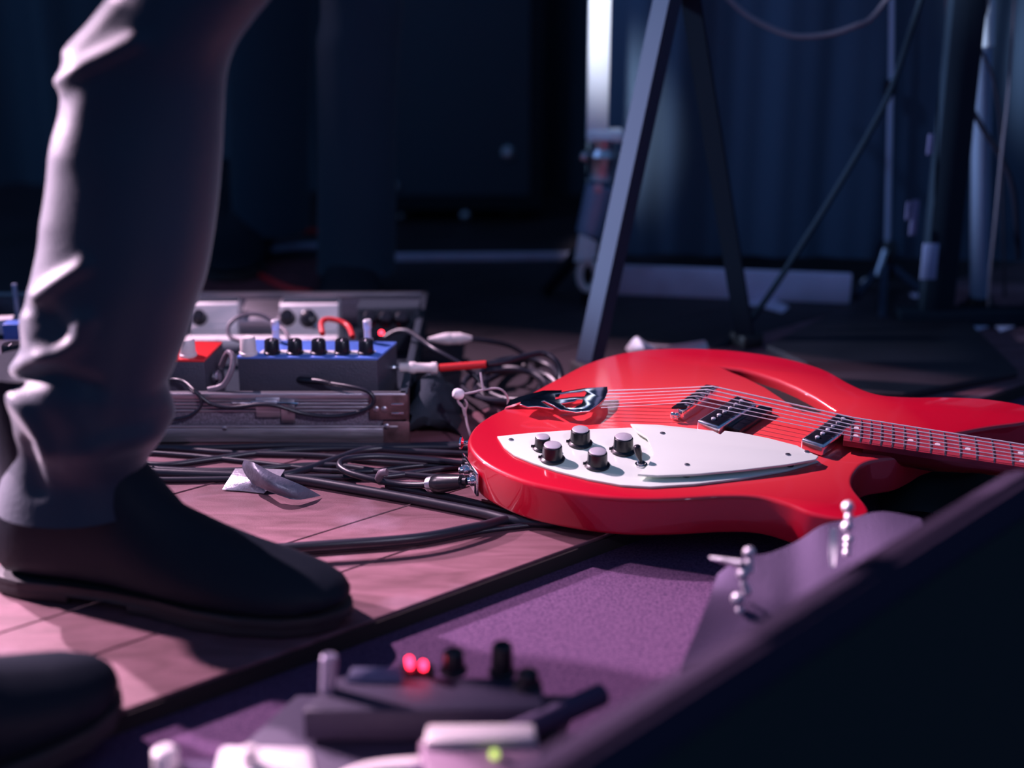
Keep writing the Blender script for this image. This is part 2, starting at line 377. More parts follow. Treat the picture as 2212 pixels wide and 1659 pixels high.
# bridge with chrome cover
Bc = [L2(*p, .016) for p in [(1451, 879), (1480, 879), (1553, 834), (1525, 830)]]
cover = gp('bridge_cover', plate([Bc], .0135, .0025, .0006), M['black'], label='dark flat bar on top of the bridge')
bx = sum(p[0] for p in Bc)/4; by = sum(p[1] for p in Bc)/4
ba = math.atan2(Bc[2][1]-Bc[1][1], Bc[2][0]-Bc[1][0]); bl = math.hypot(Bc[2][1]-Bc[1][1], Bc[2][0]-Bc[1][0])
br = gp('bridge', box((bx, by, .0068), (bl*.98, .0135, .0135), ba, .0012), M['chrome'])
ux, uy = math.cos(ba), math.sin(ba)
for s_ in (-1, 1):
    gp('bridge_post', cyl((bx+ux*s_*bl*.44, by+uy*s_*bl*.44, 0), (bx+ux*s_*bl*.44, by+uy*s_*bl*.44, .015), .0035), M['chrome'], br)
for k in range(4):
    gp('adjusting_screw', lathe([(0, .0022), (.003, .0026), (.004, .0012)], (bx-ux*bl*.5-.004+.004*(k % 2), by-uy*bl*.5-.004*(k//2)+.001, .003+.0045*(k//2)), (-.5, -.8, .3), 10), M['chrome'], br)
for k in range(6):
    q = (k-2.5)/2.5*.026
    gp('saddle', box((bx+ux*q+.005, by+uy*q, .0145), (.004, .006, .004), ba, .0008), M['chrome'], br)
# pickups
M['pick'] = mat('nickel cover', (.80, .76, .82), .22, 1.0)
def pickup(p_nl, p_nr, p_fr, p_fl, ztop, name='pickup', holder=False):
    q = [Vector(L2(*p, ztop)) for p in (p_nl, p_nr, p_fr, p_fl)]
    c = (q[0]+q[1]+q[2]+q[3])/4; wid = ((q[1]-q[0]).length+(q[2]-q[3]).length)/2; ln = ((q[3]-q[0]).length+(q[2]-q[1]).length)/2
    ax = ((q[3]-q[0])+(q[2]-q[1])).normalized(); ang = math.atan2(ax.y, ax.x)
    wid = max(wid, .026); 
    b_ = gp(name, box((c.x, c.y, ztop/2), (ln, wid, ztop), ang, .0028, seg=3), M['pick'], label='chrome pickup with six round pole tops')
    gp('pickup_top', box((c.x, c.y, ztop+.0003), (ln*.93, wid*.74, .0014), ang, .0005), M['black'], b_, label='black top of the pickup')
    for k in range(6):
        t = (k-2.5)/2.5*ln*.36
        gp('pole_piece', lathe([(0, .0024), (.0016, .0024), (.0024, .0012)], (c.x+ax.x*t, c.y+ax.y*t, ztop+.0008), (0, 0, 1), 12), M['capmat'], b_)
    return c, ang, ln, wid
c1 = pickup((1502, 912), (1556, 918), (1640, 868), (1585, 856), .013)
gp('pickup_ring', box((c1[0].x+.024, c1[0].y+.004, .004), (c1[2]*.9, .016, .008), c1[1], .003), M['black'])
c2 = pickup((1727, 950), (1782, 960), (1858, 904), (1805, 897), .013, 'neck_pickup')
# neck, fretboard, frets
SC = .629
def fr(n): return SC/2**(n/12)
def fw(u): return .0262+(.0207-.0262)*(u-.157)/(SC-.157)
def fz(u): return .0125-.048*(u-.157)
u0 = .150
def nstrip(us, half, z0, z1):
    rings = []
    for u in us: rings.append([(u, -half(u), z0(u)), (u, half(u), z0(u)), (u, half(u), z1(u)), (u, -half(u), z1(u))])
    return loft(rings)
us = [u0+(SC+.004-u0)*k/10 for k in range(11)]
fb = gp('fretboard', nstrip(us, fw, lambda u: fz(u)-.006, fz), M['fretwood'], label='red lacquered rosewood fretboard with dot markers')
# the back of the neck is a half round
rings = []
for k in range(13):
    u = .17+(SC-.17)*k/12; h_ = fw(u)-.0005; z = fz(u)-.0055
    rings.append([(u, h_*math.cos(PI*j/12), z-(.0175 if u > .25 else .024)*math.sin(PI*j/12)) for j in range(13)])
gp('neck', loft(rings), M['maple'])
for n in range(25):
    u = fr(n); z = fz(u)
    gp('fret' if n else 'nut', tube([(u, -fw(u), z), (u, -fw(u)*.5, z+.0007), (u, 0, z+.0009), (u, fw(u)*.5, z+.0007), (u, fw(u), z)], .0008, 6, 2), M['satin'] if n else M['cream'], fb)
for n in (3, 5, 7, 9, 12, 15, 17, 19, 24):
    u = (fr(n)+fr(n-1))/2
    for v in ((0,) if n not in (12, 24) else (-.009, .009)):
        gp('fret_marker', cyl((u, v-.003, fz(u)-.001), (u, v-.003, fz(u)+.0004), .0028, n=14), M['cream'], fb)
# head of the neck, outside the picture
hz = fz(SC)-.006
head = [(SC+.002, -.021), (SC+.03, -.030), (SC+.06, -.036), (SC+.12, -.034), (SC+.175, -.030), (SC+.19, -.006), (SC+.165, .028), (SC+.11, .035), (SC+.06, .038), (SC+.03, .031), (SC+.002, .021)]
hs = gp('headstock', plate([sm2(head, 4)], hz-.014, .015, .0015), M['maple'])
sb = []
for k in range(6):
    v = (k-2.5)/2.5
    side = 1 if k >= 3 else -1; pos = (SC+.045+.036*(k if k < 3 else 5-k), side*.020)
    t_ = gp('tuning_post', cyl((pos[0], pos[1], hz), (pos[0], pos[1], hz+.012), .003), M['chrome'], hs)
    gp('tuning_button', box((pos[0], side*.050, hz-.012), (.016, .012, .006), 0, .002), M['chrome'], hs)
    gp('tuner_shaft', cyl((pos[0], side*.02, hz-.012), (pos[0], side*.046, hz-.012), .002), M['chrome'], hs)
    kk = 5-k; tl = L2(1314-3.2*kk, 844+7.4*kk, .0115); zt = .0115
    r_ = (.00062, .00055, .00048, .00042, .0004, .0004)[5-k] if k >= 0 else 0
    pts = [(tl[0], tl[1], zt), (bx+ux*(v*.026)+.004, by+uy*(v*.026), .0183), (fr(24), v*.0215, fz(fr(24))+.0040), (SC, v*.0172, fz(SC)+.0016), (pos[0], pos[1], hz+.008)]
    gp('string', tube([Vector(p) for p in pts], r_*1.35, 6, smooth=False), M['strmat'])
# jack plate, plugs and strap button on the rim
def rimpt(px, py, out=.0):
    """nearest rim point to a photo point, with outward normal"""
    best = None
    o2 = sm2(outline, 6); n = len(o2)
    for i in range(n):
        for w in (-.012, -.020, -.028):
            P = GM @ Vector((o2[i][0], o2[i][1], w)); q = proj(P); dd = (q[0]-px)**2+(q[1]-py)**2
            if best is None or dd < best[0]:
                a_, b_ = Vector(o2[i-1]), Vector(o2[(i+1) % n]); t = (b_-a_).normalized(); nn = Vector((t.y, -t.x))
                if nn.dot(Vector(o2[i])) < 0: nn = -nn
                best = (dd, Vector((o2[i][0], o2[i][1], w)), Vector((nn.x, nn.y, 0)))
    return best[1], best[2]
jp, jn = rimpt(1022, 1025)
jt = Vector((-jn.y, jn.x, 0))
M4 = Matrix((( *jt, 0), (*jn, 0), (0, 0, 1, 0), (0, 0, 0, 1))).transposed()
jk = gp('jack_plate', box((0, 0, 0), (.048, .003, .026), 0, .001, rot=None), M['chrome'])
jk.data.transform(Matrix.Translation(jp+jn*.001) @ M4)
for s_ in (-1, 1):
    gp('jack_nut', lathe([(0, .006), (.004, .006), (.0045, .0045), (.007, .0042)], jp+jt*s_*.012+jn*.002, jn, 12), M['chrome'], jk)
sp, sn = rimpt(1012, 955)
gp('strap_button', lathe([(0, .004), (.003, .003), (.006, .003), (.008, .007), (.010, .0072), (.011, .005)], sp, sn, 20), M['chrome'])

# ------------------------------------------------------------------ plug in the guitar and its cable
def gw(p): return GM @ Vector(p)
plug0 = gw(jp+jt*(-.012)+jn*.008)
best = min((gw(jp+jt*s_*.012+jn*.008) for s_ in (-1, 1)), key=lambda p: abs(proj(p)[1]-1040))
plug0 = best; plug1 = G(932, 1046, .016)
R_ = (plug1-plug0)
ct = thing('instrument_cable', 'black cable with dark plug looping into the red guitar jack', 'cable', G(850, 1040))
obj('plug', join(lathe([(0, .0042), (.006, .0042), (.0065, .0072), (.012, .0076), (R_.length*.7, .0098), (R_.length*.92, .0088), (R_.length, .0060)], plug0, R_, 20)), M['black'], ct)
obj('plug_collar', lathe([(0, .0083), (.004, .0088), (.009, .0083)], plug1-R_.normalized()*.006, R_, 20), M['satin'], ct)
obj('cable_sleeve', tube([plug1, G(905, 1048, .012), G(860, 1046, .009), G(800, 1034, .012), G(752, 1020, .014), G(733, 1004, .016), G(752, 991, .017), G(820, 986, .015), G(930, 994, .010), G(1015, 1004, .006), G(1060, 1008, .005), G(1150, 1010, .005)], .0036, 12), M['rubber'], ct)

# ------------------------------------------------------------------ floor cables
def cable(name, pts, r, label, m='rubber', z=None, sub=8):
    P = [G(p[0], p[1], (p[2] if len(p) > 2 else r)) for p in pts]
    return obj(name, tube(P, r, 12, sub), M[m], label=label, cat='cable')
cable('thick_cable', [(-200, 1002), (60, 1008), (240, 1016), (420, 1024), (560, 1029), (650, 1037), (760, 1055), (900, 1080), (1040, 1108), (1110, 1124), (1200, 1128), (1330, 1120)], .0052, 'thickest black cable, crossing from under the grey tape to the guitar edge')
cable('cable', [(-200, 968), (60, 972), (200, 985), (340, 1004), (470, 990), (590, 975), (760, 968), (900, 975), (1100, 985)], .0034, 'black floor cable nearest the front of the aluminium case')
cable('cable', [(-200, 990), (100, 985), (330, 968), (500, 978), (700, 985), (840, 1000), (1080, 1012)], .0030, 'thin black cable crossing over the bundle left of the tape')
cable('cable', [(330, 1014), (480, 1022), (600, 1026), (660, 1014), (730, 990), (790, 972), (880, 966), (1010, 967), (1120, 975)], .0040, 'black cable rising from behind the tape to the guitar tail')
cable('cable', [(-180, 1018), (100, 1030), (330, 1036), (520, 1034), (640, 1030), (820, 1030), (960, 1012), (1090, 1000)], .0032, 'black cable along the lit edge of the bundle')
cable('cable', [(280, 975), (420, 985), (560, 1000), (690, 1015), (800, 1018), (900, 1006), (1080, 995)], .0028, 'thin black cable inside the floor bundle under the loop')
cable('cable', [(835, 1046, .006), (880, 1058), (960, 1072), (1040, 1090), (1110, 1104), (1220, 1110)], .0040, 'short visible black cable beside the thick one, below the plug')
cable('cable', [(-100, 1130), (200, 1175), (420, 1190), (560, 1186, .012), (720, 1176, .014), (900, 1162, .013), (1030, 1138, .010), (1120, 1120), (1300, 1115)], .0046, 'black cable running alone across the bare planks behind the boot')
cable('cable', [(-100, 1150), (250, 1190), (460, 1200), (600, 1196), (760, 1186), (900, 1174), (1050, 1146), (1180, 1130)], .0026, 'thin cable on the planks just below the lone black cable')
cable('cable', [(-150, 985), (120, 996), (330, 1012), (500, 1016), (700, 1004), (850, 1022), (1060, 1040)], .0032, 'black cable weaving through the middle of the bundle', )
cable('cable', [(-150, 955), (150, 960), (400, 968), (640, 962), (900, 962), (1060, 955)], .0034, 'black cable hidden in the shade under the case front')
obj('cable_tie', tube([G(822, 1040, .005), G(818, 1034, .014), G(824, 1022, .024), G(836, 1020, .026)], .0042, 10), M['greycable'], label='short grey cable tie end sticking up from the cable loop', cat='cable tie')
# silver tape
tp_ = thing('gaffer_tape', 'torn piece of silver gaffer tape curling up from the planks over the cables', 'tape', G(570, 1050))
def sheet(rows, th=.0006):
    """rows of points -> thin curved sheet"""
    rows = [cr(r, 6) for r in rows]; cols = list(zip(*rows)); cols = [cr(list(c), 4) for c in cols]
    bm = bmesh.new(); A = [[bm.verts.new(p) for p in c] for c in cols]; B = [[bm.verts.new(p-Vector((0, .3, 1)).normalized()*th) for p in c] for c in cols]
    for i in range(len(A)-1):
        for j in range(len(A[0])-1):
            bm.faces.new((A[i][j], A[i+1][j], A[i+1][j+1], A[i][j+1])); bm.faces.new((B[i][j], B[i][j+1], B[i+1][j+1], B[i+1][j]))
    for j in range(len(A[0])-1):
        bm.faces.new((A[0][j], A[0][j+1], B[0][j+1], B[0][j])); bm.faces.new((A[-1][j], B[-1][j], B[-1][j+1], A[-1][j+1]))
    for i in range(len(A)-1):
        bm.faces.new((A[i][0], B[i][0], B[i+1][0], A[i+1][0])); bm.faces.new((A[i][-1], A[i+1][-1], B[i+1][-1], B[i][-1]))
    return bm
obj('stuck_end', sheet([[G(508, 1012, .012), G(560, 1012, .013), G(615, 1014, .012)], [G(497, 1030, .009), G(545, 1036, .012), G(600, 1036, .011)], [G(480, 1057, .0012), G(528, 1060, .0014), G(570, 1065, .0012)]]), M['tape'], tp_)
obj('curled_end', sheet([[G(527, 993, .030), G(545, 998, .036), G(560, 1005, .034)], [G(524, 1012, .022), G(556, 1018, .032), G(590, 1022, .028)], [G(545, 1042, .014), G(585, 1046, .022), G(628, 1038, .022)], [G(585, 1062, .010), G(625, 1066, .012), G(660, 1052, .014)], [G(627, 1077, .006), G(650, 1078, .004), G(692, 1070, .002)]]), M['tapeback'], tp_, label='grey curled end with its sticky side up')

# ------------------------------------------------------------------ pedal case
Yc = G(880, 957).y; xr = G(880, 957).x; xl = xr-.62; YB = Yc+.42; HC = .060
case = thing('pedal_case', 'open aluminium flight case tray holding the guitar pedals behind the boot', 'case', (xr-.31, Yc+.21, 0))
xm = (xl+xr)/2; wd = xr-xl
def part(name, c, s, m, par=case, bevel=.0012, **k): return obj(name, box(c, s, 0, bevel), M[m], par, **k)
part('base_board', (xm, (Yc+YB)/2, .008), (wd-.008, .412, .012), 'tolex')
part('front_panel', (xm, Yc+.006, .030), (wd-.01, .005, .050), 'alu2')
part('back_panel', (xm, YB-.004, .030), (wd-.01, .005, .052), 'alu2')
part('side_panel', (xr-.004, (Yc+YB)/2, .030), (.005, .41, .052), 'tolex')
part('side_panel', (xl+.004, (Yc+YB)/2, .030), (.005, .41, .052), 'tolex')
part('lip', (xm, Yc+.003, HC-.003), (wd, .010, .007), 'alu', label='bright aluminium lip along the front top edge')
for k in range(4): part('rail_rib', (xm, Yc+.0025, HC-.009-.0042*k), (wd-.03, .003, .0026), 'alu', bevel=.0006)
part('bottom_rail', (xm, Yc+.0015, .010), (wd-.02, .006, .017), 'alu')
part('bottom_rib', (xm, Yc-.0015, .0205), (wd-.02, .003, .003), 'alu', bevel=.0008)
part('side_lip', (xr-.003, (Yc+YB)/2, HC-.003), (.009, .42, .007), 'tolex')
part('back_lip', (xm, YB-.003, HC-.003), (wd, .009, .007), 'alu')
# corner bracket at the right front
M['bracket'] = mat('rusty bracket', (.20, .11, .12), .5, .7, var=.4, vscale=60)
cb = part('corner_bracket', (xr-.020, Yc-.0008, .044), (.044, .003, .030), 'bracket')
cb2 = part('corner_bracket', (xr-.012, Yc-.0008, .014), (.030, .003, .026), 'bracket')
part('corner_wrap', (xr+.0005, Yc+.012, .030), (.003, .026, .058), 'bracket')
for q in ((-.034, .042), (-.025, .042)):
    obj('rivet', lathe([(0, .0036), (.001, .0034), (.0018, .002)], (xr+q[0], Yc-.002, q[1]), (0, -1, 0), 14), M['satin'], cb)
obj('rivet', lathe([(0, .0036), (.001, .0034), (.0018, .002)], (xr-.023, Yc-.002, .021), (0, -1, 0), 14), M['satin'], cb2)
for z in (.048, .037): obj('bracket_rib', box((xr-.010, Yc-.003, z), (.015, .002, .0025), 0, .0008), M['chrome'], cb)
# latch
lx = G(607, 905).x
lt = part('latch', (lx, Yc-.002, .044), (.028, .004, .024), 'alu', bevel=.0018)
obj('latch_plate', box((lx+.022, Yc-.001, .038), (.016, .003, .026), 0, .001), M['satin'], lt)
obj('latch_hook', box((lx-.004, Yc-.005, .050), (.030, .004, .006), 0, .0014), M['satin'], lt)
obj('latch_wire', tube([(lx-.040, Yc-.004, .050), (lx-.020, Yc-.005, .050), (lx+.03, Yc-.005, .050), (lx+.032, Yc-.004, .048)], .0014, 8), M['chrome'], lt)
obj('rivet', lathe([(0, .003), (.001, .0028), (.0016, .0015)], (lx+.024, Yc-.0025, .040), (0, -1, 0), 12), M['satin'], lt)
obj('rivet', lathe([(0, .003), (.001, .0028), (.0016, .0015)], (G(497, 940).x, Yc-.002, .019), (0, -1, 0), 12), M['satin'], case)

# ------------------------------------------------------------------ pedals
def pknob(parent, c, r, h, m, line=True):
    k = obj('knob', lathe([(0, r*1.12), (h*.14, r*1.12), (h*.18, r), (h*.9, r*.93), (h, r*.8)], c, (0, 0, 1), 22), M[m], parent)
    if line: obj('pointer_line', box((c[0], c[1]-r*.45, c[2]+h+.0002), (.0012, r*.8, .0008), 0, 0), M['wpaint'], k)
    return k
ZT = .092
pb = thing('effects_pedal', 'wide blue-topped pedal with five black knobs and one white knob', 'pedal', G(680, 790, .014))
top = [G(512, 770, ZT), G(815, 773, ZT), G(857, 738, ZT), G(548, 733, ZT)]
obj('housing', prism([p-Vector((0, 0, .003)) for p in top], (0, 0, -(ZT-.003-.014)), .0015), M['grey'], pb)
cc = sum(top, Vector())/4
obj('top_plate', prism([cc+(p-cc)*1.004 for p in top], (0, 0, -.003), .0008), M['bluepaint'], pb, label='blue enamelled top plate')
obj('label_strip', prism([p+Vector((0, 0, .0008)) for p in (G(560, 764, ZT), G(806, 766, ZT), G(812, 759, ZT), G(568, 757, ZT))], (0, 0, -.0007)), M['wpaint'], pb)
for k, x in enumerate((588, 638, 689, 740, 791)): pknob(pb, G(x, 763, ZT), .0088, .0165, 'black')
pknob(pb, G(537, 765, ZT), .0094, .021, 'cream', False)
for x in (597, 795):
    obj('foot_switch', lathe([(0, .006), (.004, .006), (.005, .0042), (.016, .0042), (.017, .005), (.026, .0052), (.0275, .004)], G(x, 739, ZT), (0, 0, 1), 18), M['capmat'], pb)
pr = thing('effects_pedal', 'red-topped pedal with a white knob, half hidden by the boot leg', 'pedal', G(410, 790, .014))
ZR = .090
top = [G(300, 775, ZR), G(441, 777, ZR), G(481, 738, ZR), G(345, 734, ZR)]
obj('housing', prism([p-Vector((0, 0, .003)) for p in top], (0, 0, -(ZR-.003-.014)), .0015), M['grey'], pr)
obj('top_plate', prism(top, (0, 0, -.003), .0008), M['redpaint'], pr, label='red enamelled top plate')
pknob(pr, G(406, 768, ZR), .0095, .020, 'cream', False); pknob(pr, G(345, 768, ZR), .0095, .020, 'cream', False)
jx = G(484, 800, .05); jx = Vector((top[1].x+.013, top[1].y+.02, .062))
obj('jack_socket', lathe([(0, .0085), (.003, .0085), (.0035, .006), (.005, .006), (.0055, .003)], jx-Vector((.006, 0, 0)), (1, -.25, 0), 18), M['chrome'], pr)
# patch cables on the board
def wcable(name, pts, r, label, m='rubber'):
    return obj(name, tube(pts, r, 10), M[m], label=label, cat='cable')
def Dp(px, py, Y): return D(px, py, Y)
Yf = Yc-.006
wcable('patch_cable', [Dp(478, 792, Yc+.05), Dp(492, 762, Yc+.03), Dp(503, 772, Yc+.02), Dp(500, 800, Yc+.012), Dp(482, 832, Yc+.008), Dp(450, 842, Yc+.008)], .0034, 'grey patch cable hooking from the red pedal socket', 'greycable')
pc = thing('patch_cable', 'thin black patch cable drooping in front of the case latch', 'cable', (lx, Yf, 0))
P0 = Dp(648, 820, Yc+.035)
obj('plug', tube([Dp(650, 812, Yc+.055), P0, Dp(690, 824, Yc+.02), Dp(715, 829, Yc+.012)], lambda t: .0052-.0024*t, 12), M['black'], pc)
obj('cable_sleeve', tube([Dp(712, 828, Yc+.012), Dp(760, 836, Yc-.002), Dp(795, 846, Yf-.002), Dp(808, 864, Yf-.004), Dp(795, 882, Yf-.004), Dp(750, 896, Yf-.003), Dp(700, 899, Yf-.003), Dp(650, 892, Yf-.003), Dp(600, 877, Yf-.006), Dp(560, 874, Yf-.006), Dp(500, 880, Yf-.004), Dp(455, 872, Yf-.003), Dp(425, 848, Yf), Dp(400, 826, Yc+.012), Dp(375, 820, Yc+.02), Dp(345, 822, Yc+.04)], .0024, 10), M['rubber'], pc)
wcable('patch_cable', [Dp(418, 842, Yf), Dp(434, 862, Yf-.003), Dp(432, 880, Yf-.003), Dp(410, 898, Yf-.003), Dp(370, 906, Yf-.003), Dp(300, 912, Yf-.003), Dp(240, 900, Yf-.003)], .0020, 'thin black wire curving down the case front beside the boot leg')
# back row
def slopepedal(name, label, x0, x1, ytop, ybot, Yfr, dep, m, knobs, zb=.014, zback=None):
    a = D(x0, ytop, Yfr); b = D(x1, ytop, Yfr); zt = (a.z+b.z)/2
    t = thing(name, label, 'pedal', ((a.x+b.x)/2, Yfr+dep/2, zb))
    prof = [(0, zb), (0, zt-.030), (.004, zt-.027), (.012, zt-.002), (.016, zt), (dep, zt), (dep, zb)]
    bm = loft([[Vector((x, Yfr+p[0], p[1])) for p in prof] for x in (a.x, b.x)])
    bmesh.ops.bevel(bm, geom=bm.edges[:], offset=.001, segments=1, affect='EDGES')
    obj('housing', bm, M[m], t)
    if m == 'wpaint': obj('top_pad', box(((a.x+b.x)/2, Yfr+.010+dep/2, zt+.0008), (b.x-a.x-.004, dep-.014, .0022), 0, .0006), M['tolex'], t, label='dark rubber pad on the top')  # darker plate over the top of the pale housings
    for q in knobs:
        c = D(q[0], q[1], Yfr+.006)
        obj('knob', lathe([(0, q[2]*1.15), (.002, q[2]*1.12), (.003, q[2]), (.012, q[2]*.9), (.0135, q[2]*.7)], c, (0, -.75, .66), 18), M['black'], t)
    return t, a, b, zt
YR = 1.80
t1, a, b, zt = slopepedal('effects_pedal', 'pale pedal with one black knob at the back left of the case', 408, 510, 660, 700, YR, .035, 'wpaint', [(432, 688, .009)])
obj('treadle', prism([Vector((D(512, 690, YR).x, YR+.005, .056)), Vector((D(602, 690, YR).x, YR+.005, .056)), Vector((D(600, 690, YR).x, YR+.07, .066)), Vector((D(512, 690, YR).x, YR+.07, .066))], (0, 0, -.02), .002), M['alu'], t1)
for px in (535, 565): obj('slot', box(D(px, 694, YR+.02), (.014, .006, .002), 0, .0005), M['black'], t1)
obj('lamp', lathe([(0, .003), (.002, .003), (.004, .001)], D(545, 682, YR+.03), (0, -.3, 1), 12), M['led_red'], t1)
t2, a, b, zt = slopepedal('effects_pedal', 'pale pedal with two black knobs at the back middle of the case', 600, 728, 662, 705, YR, .04, 'wpaint', [(622, 688, .0095), (668, 690, .0105)])
obj('lamp', lathe([(0, .0035), (.002, .0035), (.004, .001)], D(682, 705, YR-.003), (0, -1, .3), 12), M['chrome'], t2)
t3, a, b, zt = slopepedal('effects_pedal', 'black ribbed pedal with small red lamp at the back right', 770, 905, 668, 715, YR-.01, .05, 'tolex', [(800, 692, .009), (835, 692, .009), (870, 692, .009)])
obj('lamp', lathe([(0, .003), (.002, .003), (.0045, .001)], D(824, 720, YR-.03), (0, -.5, 1), 12), M['led_red'], t3)
for k in range(9): obj('grip_rib', box(D(782+13.5*k, 667, YR+.015), (.003, .036, .003), 0, .0008), M['black'], t3)
bar = thing('power_rail', 'long pale metal bar lying between the two rows of pedals', 'rail', (xm, YR-.05, .03))
obj('rail_bar', box((G(520, 720, .04).x, YR-.055, .046), (D(700, 715, YR-.055).x-D(330, 715, YR-.055).x+.05, .020, .010), 0, .003), M['wpaint'], bar)
for sx in (-.10, .06): obj('rail_foot', box((G(520, 720, .04).x+sx, YR-.055, .0275), (.02, .016, .027), 0, .001), M['black'], bar)
wcable('patch_cable', [Dp(560, 742, Yc+.14), Dp(528, 738, Yc+.15), Dp(498, 728, Yc+.16), Dp(494, 705, Yc+.17), Dp(515, 685, Yc+.18), Dp(550, 678, Yc+.19), Dp(585, 690, Yc+.19), Dp(615, 715, Yc+.17), Dp(625, 735, Yc+.14)], .0026, 'thin grey cable arching in a ring behind the blue pedal', 'greycable')
wcable('patch_cable', [Dp(697, 722, Yc+.16), Dp(694, 700, Yc+.18), Dp(705, 690, Yc+.19), Dp(730, 693, Yc+.19), Dp(752, 705, Yc+.18), Dp(762, 728, Yc+.15)], .0034, 'short red cable arching between the pale pedal and black pedal', 'redcable')
wcable('patch_cable', [Dp(830, 730, Yc+.2), Dp(855, 716, Yc+.2), Dp(880, 715, Yc+.19), Dp(905, 730, Yc+.16), Dp(940, 755, Yc+.12), Dp(1000, 790, Yc+.1), Dp(1040, 830, Yc+.09), Dp(1060, 870, Yc+.08)], .0030, 'black cable arching from the black pedal down behind the guitar')
# left end of the board, past the leg
pl = thing('effects_pedal', 'dark pedal with a big black knob at the left edge of the photo', 'pedal', (D(10, 800, 1.55).x, 1.57, .014))
obj('housing', box((D(-10, 800, 1.55).x, 1.585, .048), (.075, .11, .066), 0, .003), M['grey'], pl)
pknob(pl, Vector((D(31, 790, 1.545).x, 1.545, .080)), .0125, .026, 'black'); pknob(pl, Vector((D(-25, 790, 1.545).x, 1.545, .080)), .0125, .026, 'black')
for px in (5, 14): obj('screw_head', lathe([(0, .003), (.002, .0028), (.003, .001)], D(px, 782, 1.54), (0, -.6, .8), 10), M['chrome'], pl)
obj('blue_connector', box(D(31, 714, 1.66), (.022, .02, .022), 0, .002), M['bluepaint'], label='small blue connector block left of the jeans', cat='connector')
obj('white_connector', box(D(10, 702, 1.70), (.024, .02, .020), .2, .002), M['wpaint'], label='small white connector block at the left edge', cat='connector')
obj('upright_post', box(D(40, 690, 1.76), (.006, .006, .095), 0, .001), M['bluegrey'], label='thin upright pin just left of the jeans', cat='post')

# ------------------------------------------------------------------ plugs and cables right of the case
ck = thing('jack_cable', 'silver jack plug with red sleeve on a black cable beside the case', 'cable', G(900, 900))
Yj = Yc+.075
pA, pB = Dp(852, 794, Yj), Dp(946, 795, Yj)
obj('plug_tip', lathe([(0, .001), (.002, .0028), (.006, .0032), (.008, .002), (.012, .0034), (.022, .0034)], pA-Vector((.006, 0, 0)), (1, 0, 0), 14), M['chrome'], ck)
obj('plug_barrel', lathe([(0, .0052), (.002, .0058), (.010, .0058), (.012, .0072), (.018, .0072), (.020, .0058), (.036, .0058), (.038, .0070), (.043, .0070), (.045, .0050)], pA+Vector((.006, 0, 0)), pB-pA, 20), M['cream'], ck, label='silver plug barrel')
pC = Dp(1050, 787, Yj)
obj('red_sleeve', tube([pB, (pB+pC)/2, pC], .0046, 14), M['redcable'], ck, label='red sleeve behind the plug')
obj('cable_sleeve', tube([pC, Dp(1090, 782, Yj+.01), Dp(1140, 768, Yj+.03), Dp(1175, 764, Yj+.04), Dp(1200, 780, Yj+.03), Dp(1212, 810, Yj+.02), Dp(1205, 850, Yj)], .0036, 12), M['rubber'], ck)
ck2 = thing('jack_cable', 'pale ribbed plug lying behind the black pedal', 'cable', G(960, 745))
pA, pB = G(925, 733, .06), G(1012, 731, .06)
obj('plug_barrel', lathe([(0, .002), (.010, .005), (.02, .0075), (.028, .0080), (.030, .0070), (.033, .0080), (.036, .0070), (.039, .0080), (.045, .006), (.055, .003)], pA, pB-pA, 18), M['cream'], ck2)
obj('cable_sleeve', tube([pB-Vector((.01, 0, 0)), G(1060, 738, .05), G(1110, 752, .03), G(1160, 790, .01), G(1200, 840, .006)], .0030, 10), M['rubber'], ck2)
random.seed(3)
for k in range(7):
    cx, cy = 1110+random.uniform(-22, 22), 822+random.uniform(-12, 14); rx, ry = random.uniform(55, 92), random.uniform(32, 46)
    pts = [G(cx+rx*math.cos(q), cy+ry*math.sin(q), .006+.006*k+.004*math.sin(2*q+k)) for q in [2*PI*j/9+random.uniform(-.12, .12) for j in range(9)]]
    obj('coiled_cable', tube(pts, .0036, 8, 5, True), M['rubber'], label='black cable loop in the coil heaped between the case and the guitar', cat='cable', group='coiled cable loops beside the guitar tail')
# cables supporting the guitar at its back
cable('cable', [(1150, 880, .016), (1300, 860, .018), (1450, 850, .018), (1620, 850, .020), (1800, 868, .018), (1900, 900, .014)], .013, 'thick black cable the far side of the guitar rests on')
# dark mass between case and guitar, shade put into shape and colour
mass_r = []
for k in range(9):
    s_ = k/8; c0 = G(885+105*s_, 952-8*s_, 0); hh = .050*math.sin(PI*min(1, s_*.8+.2))+.008
    mass_r.append([c0+Vector((0.004*math.sin(j*2.1+k), (1-math.cos(2*PI*j/16))*.055, hh*.5+hh*.5*math.sin(2*PI*j/16)+.003*math.sin(j*1.7+k*1.3))) for j in range(16)])
obj('cloth_bag', loft(mass_r), M['tolex'], label='crumpled black cloth bag between the case and the guitar tail', cat='bag')
cd_ = thing('cord', 'thin pale cord with a white bead tied near the guitar tail', 'cord', G(985, 900))
Yk = Yc-.03
obj('bead', lathe([(0, .002), (.001, .0045), (.004, .0062), (.009, .0062), (.012, .0045), (.013, .002)], D(978, 848, Yk), (1, .2, -.35), 16), M['paper'], cd_)
obj('cord_strand', tube([D(990, 851, Yk), D(1015, 849, Yk), D(1045, 842, Yk), D(1075, 839, Yk), D(1092, 850, Yk), D(1098, 870, Yk), D(1094, 894, Yk-.004)], .0013, 8), M['cordmat'], cd_)
obj('cord_strand', tube([D(988, 862, Yk), D(992, 872, Yk), D(1003, 884, Yk), D(1006, 898, Yk), D(1010, 920, Yk-.005), D(1018, 945, Yk-.01)], .0013, 8), M['cordmat'], cd_)
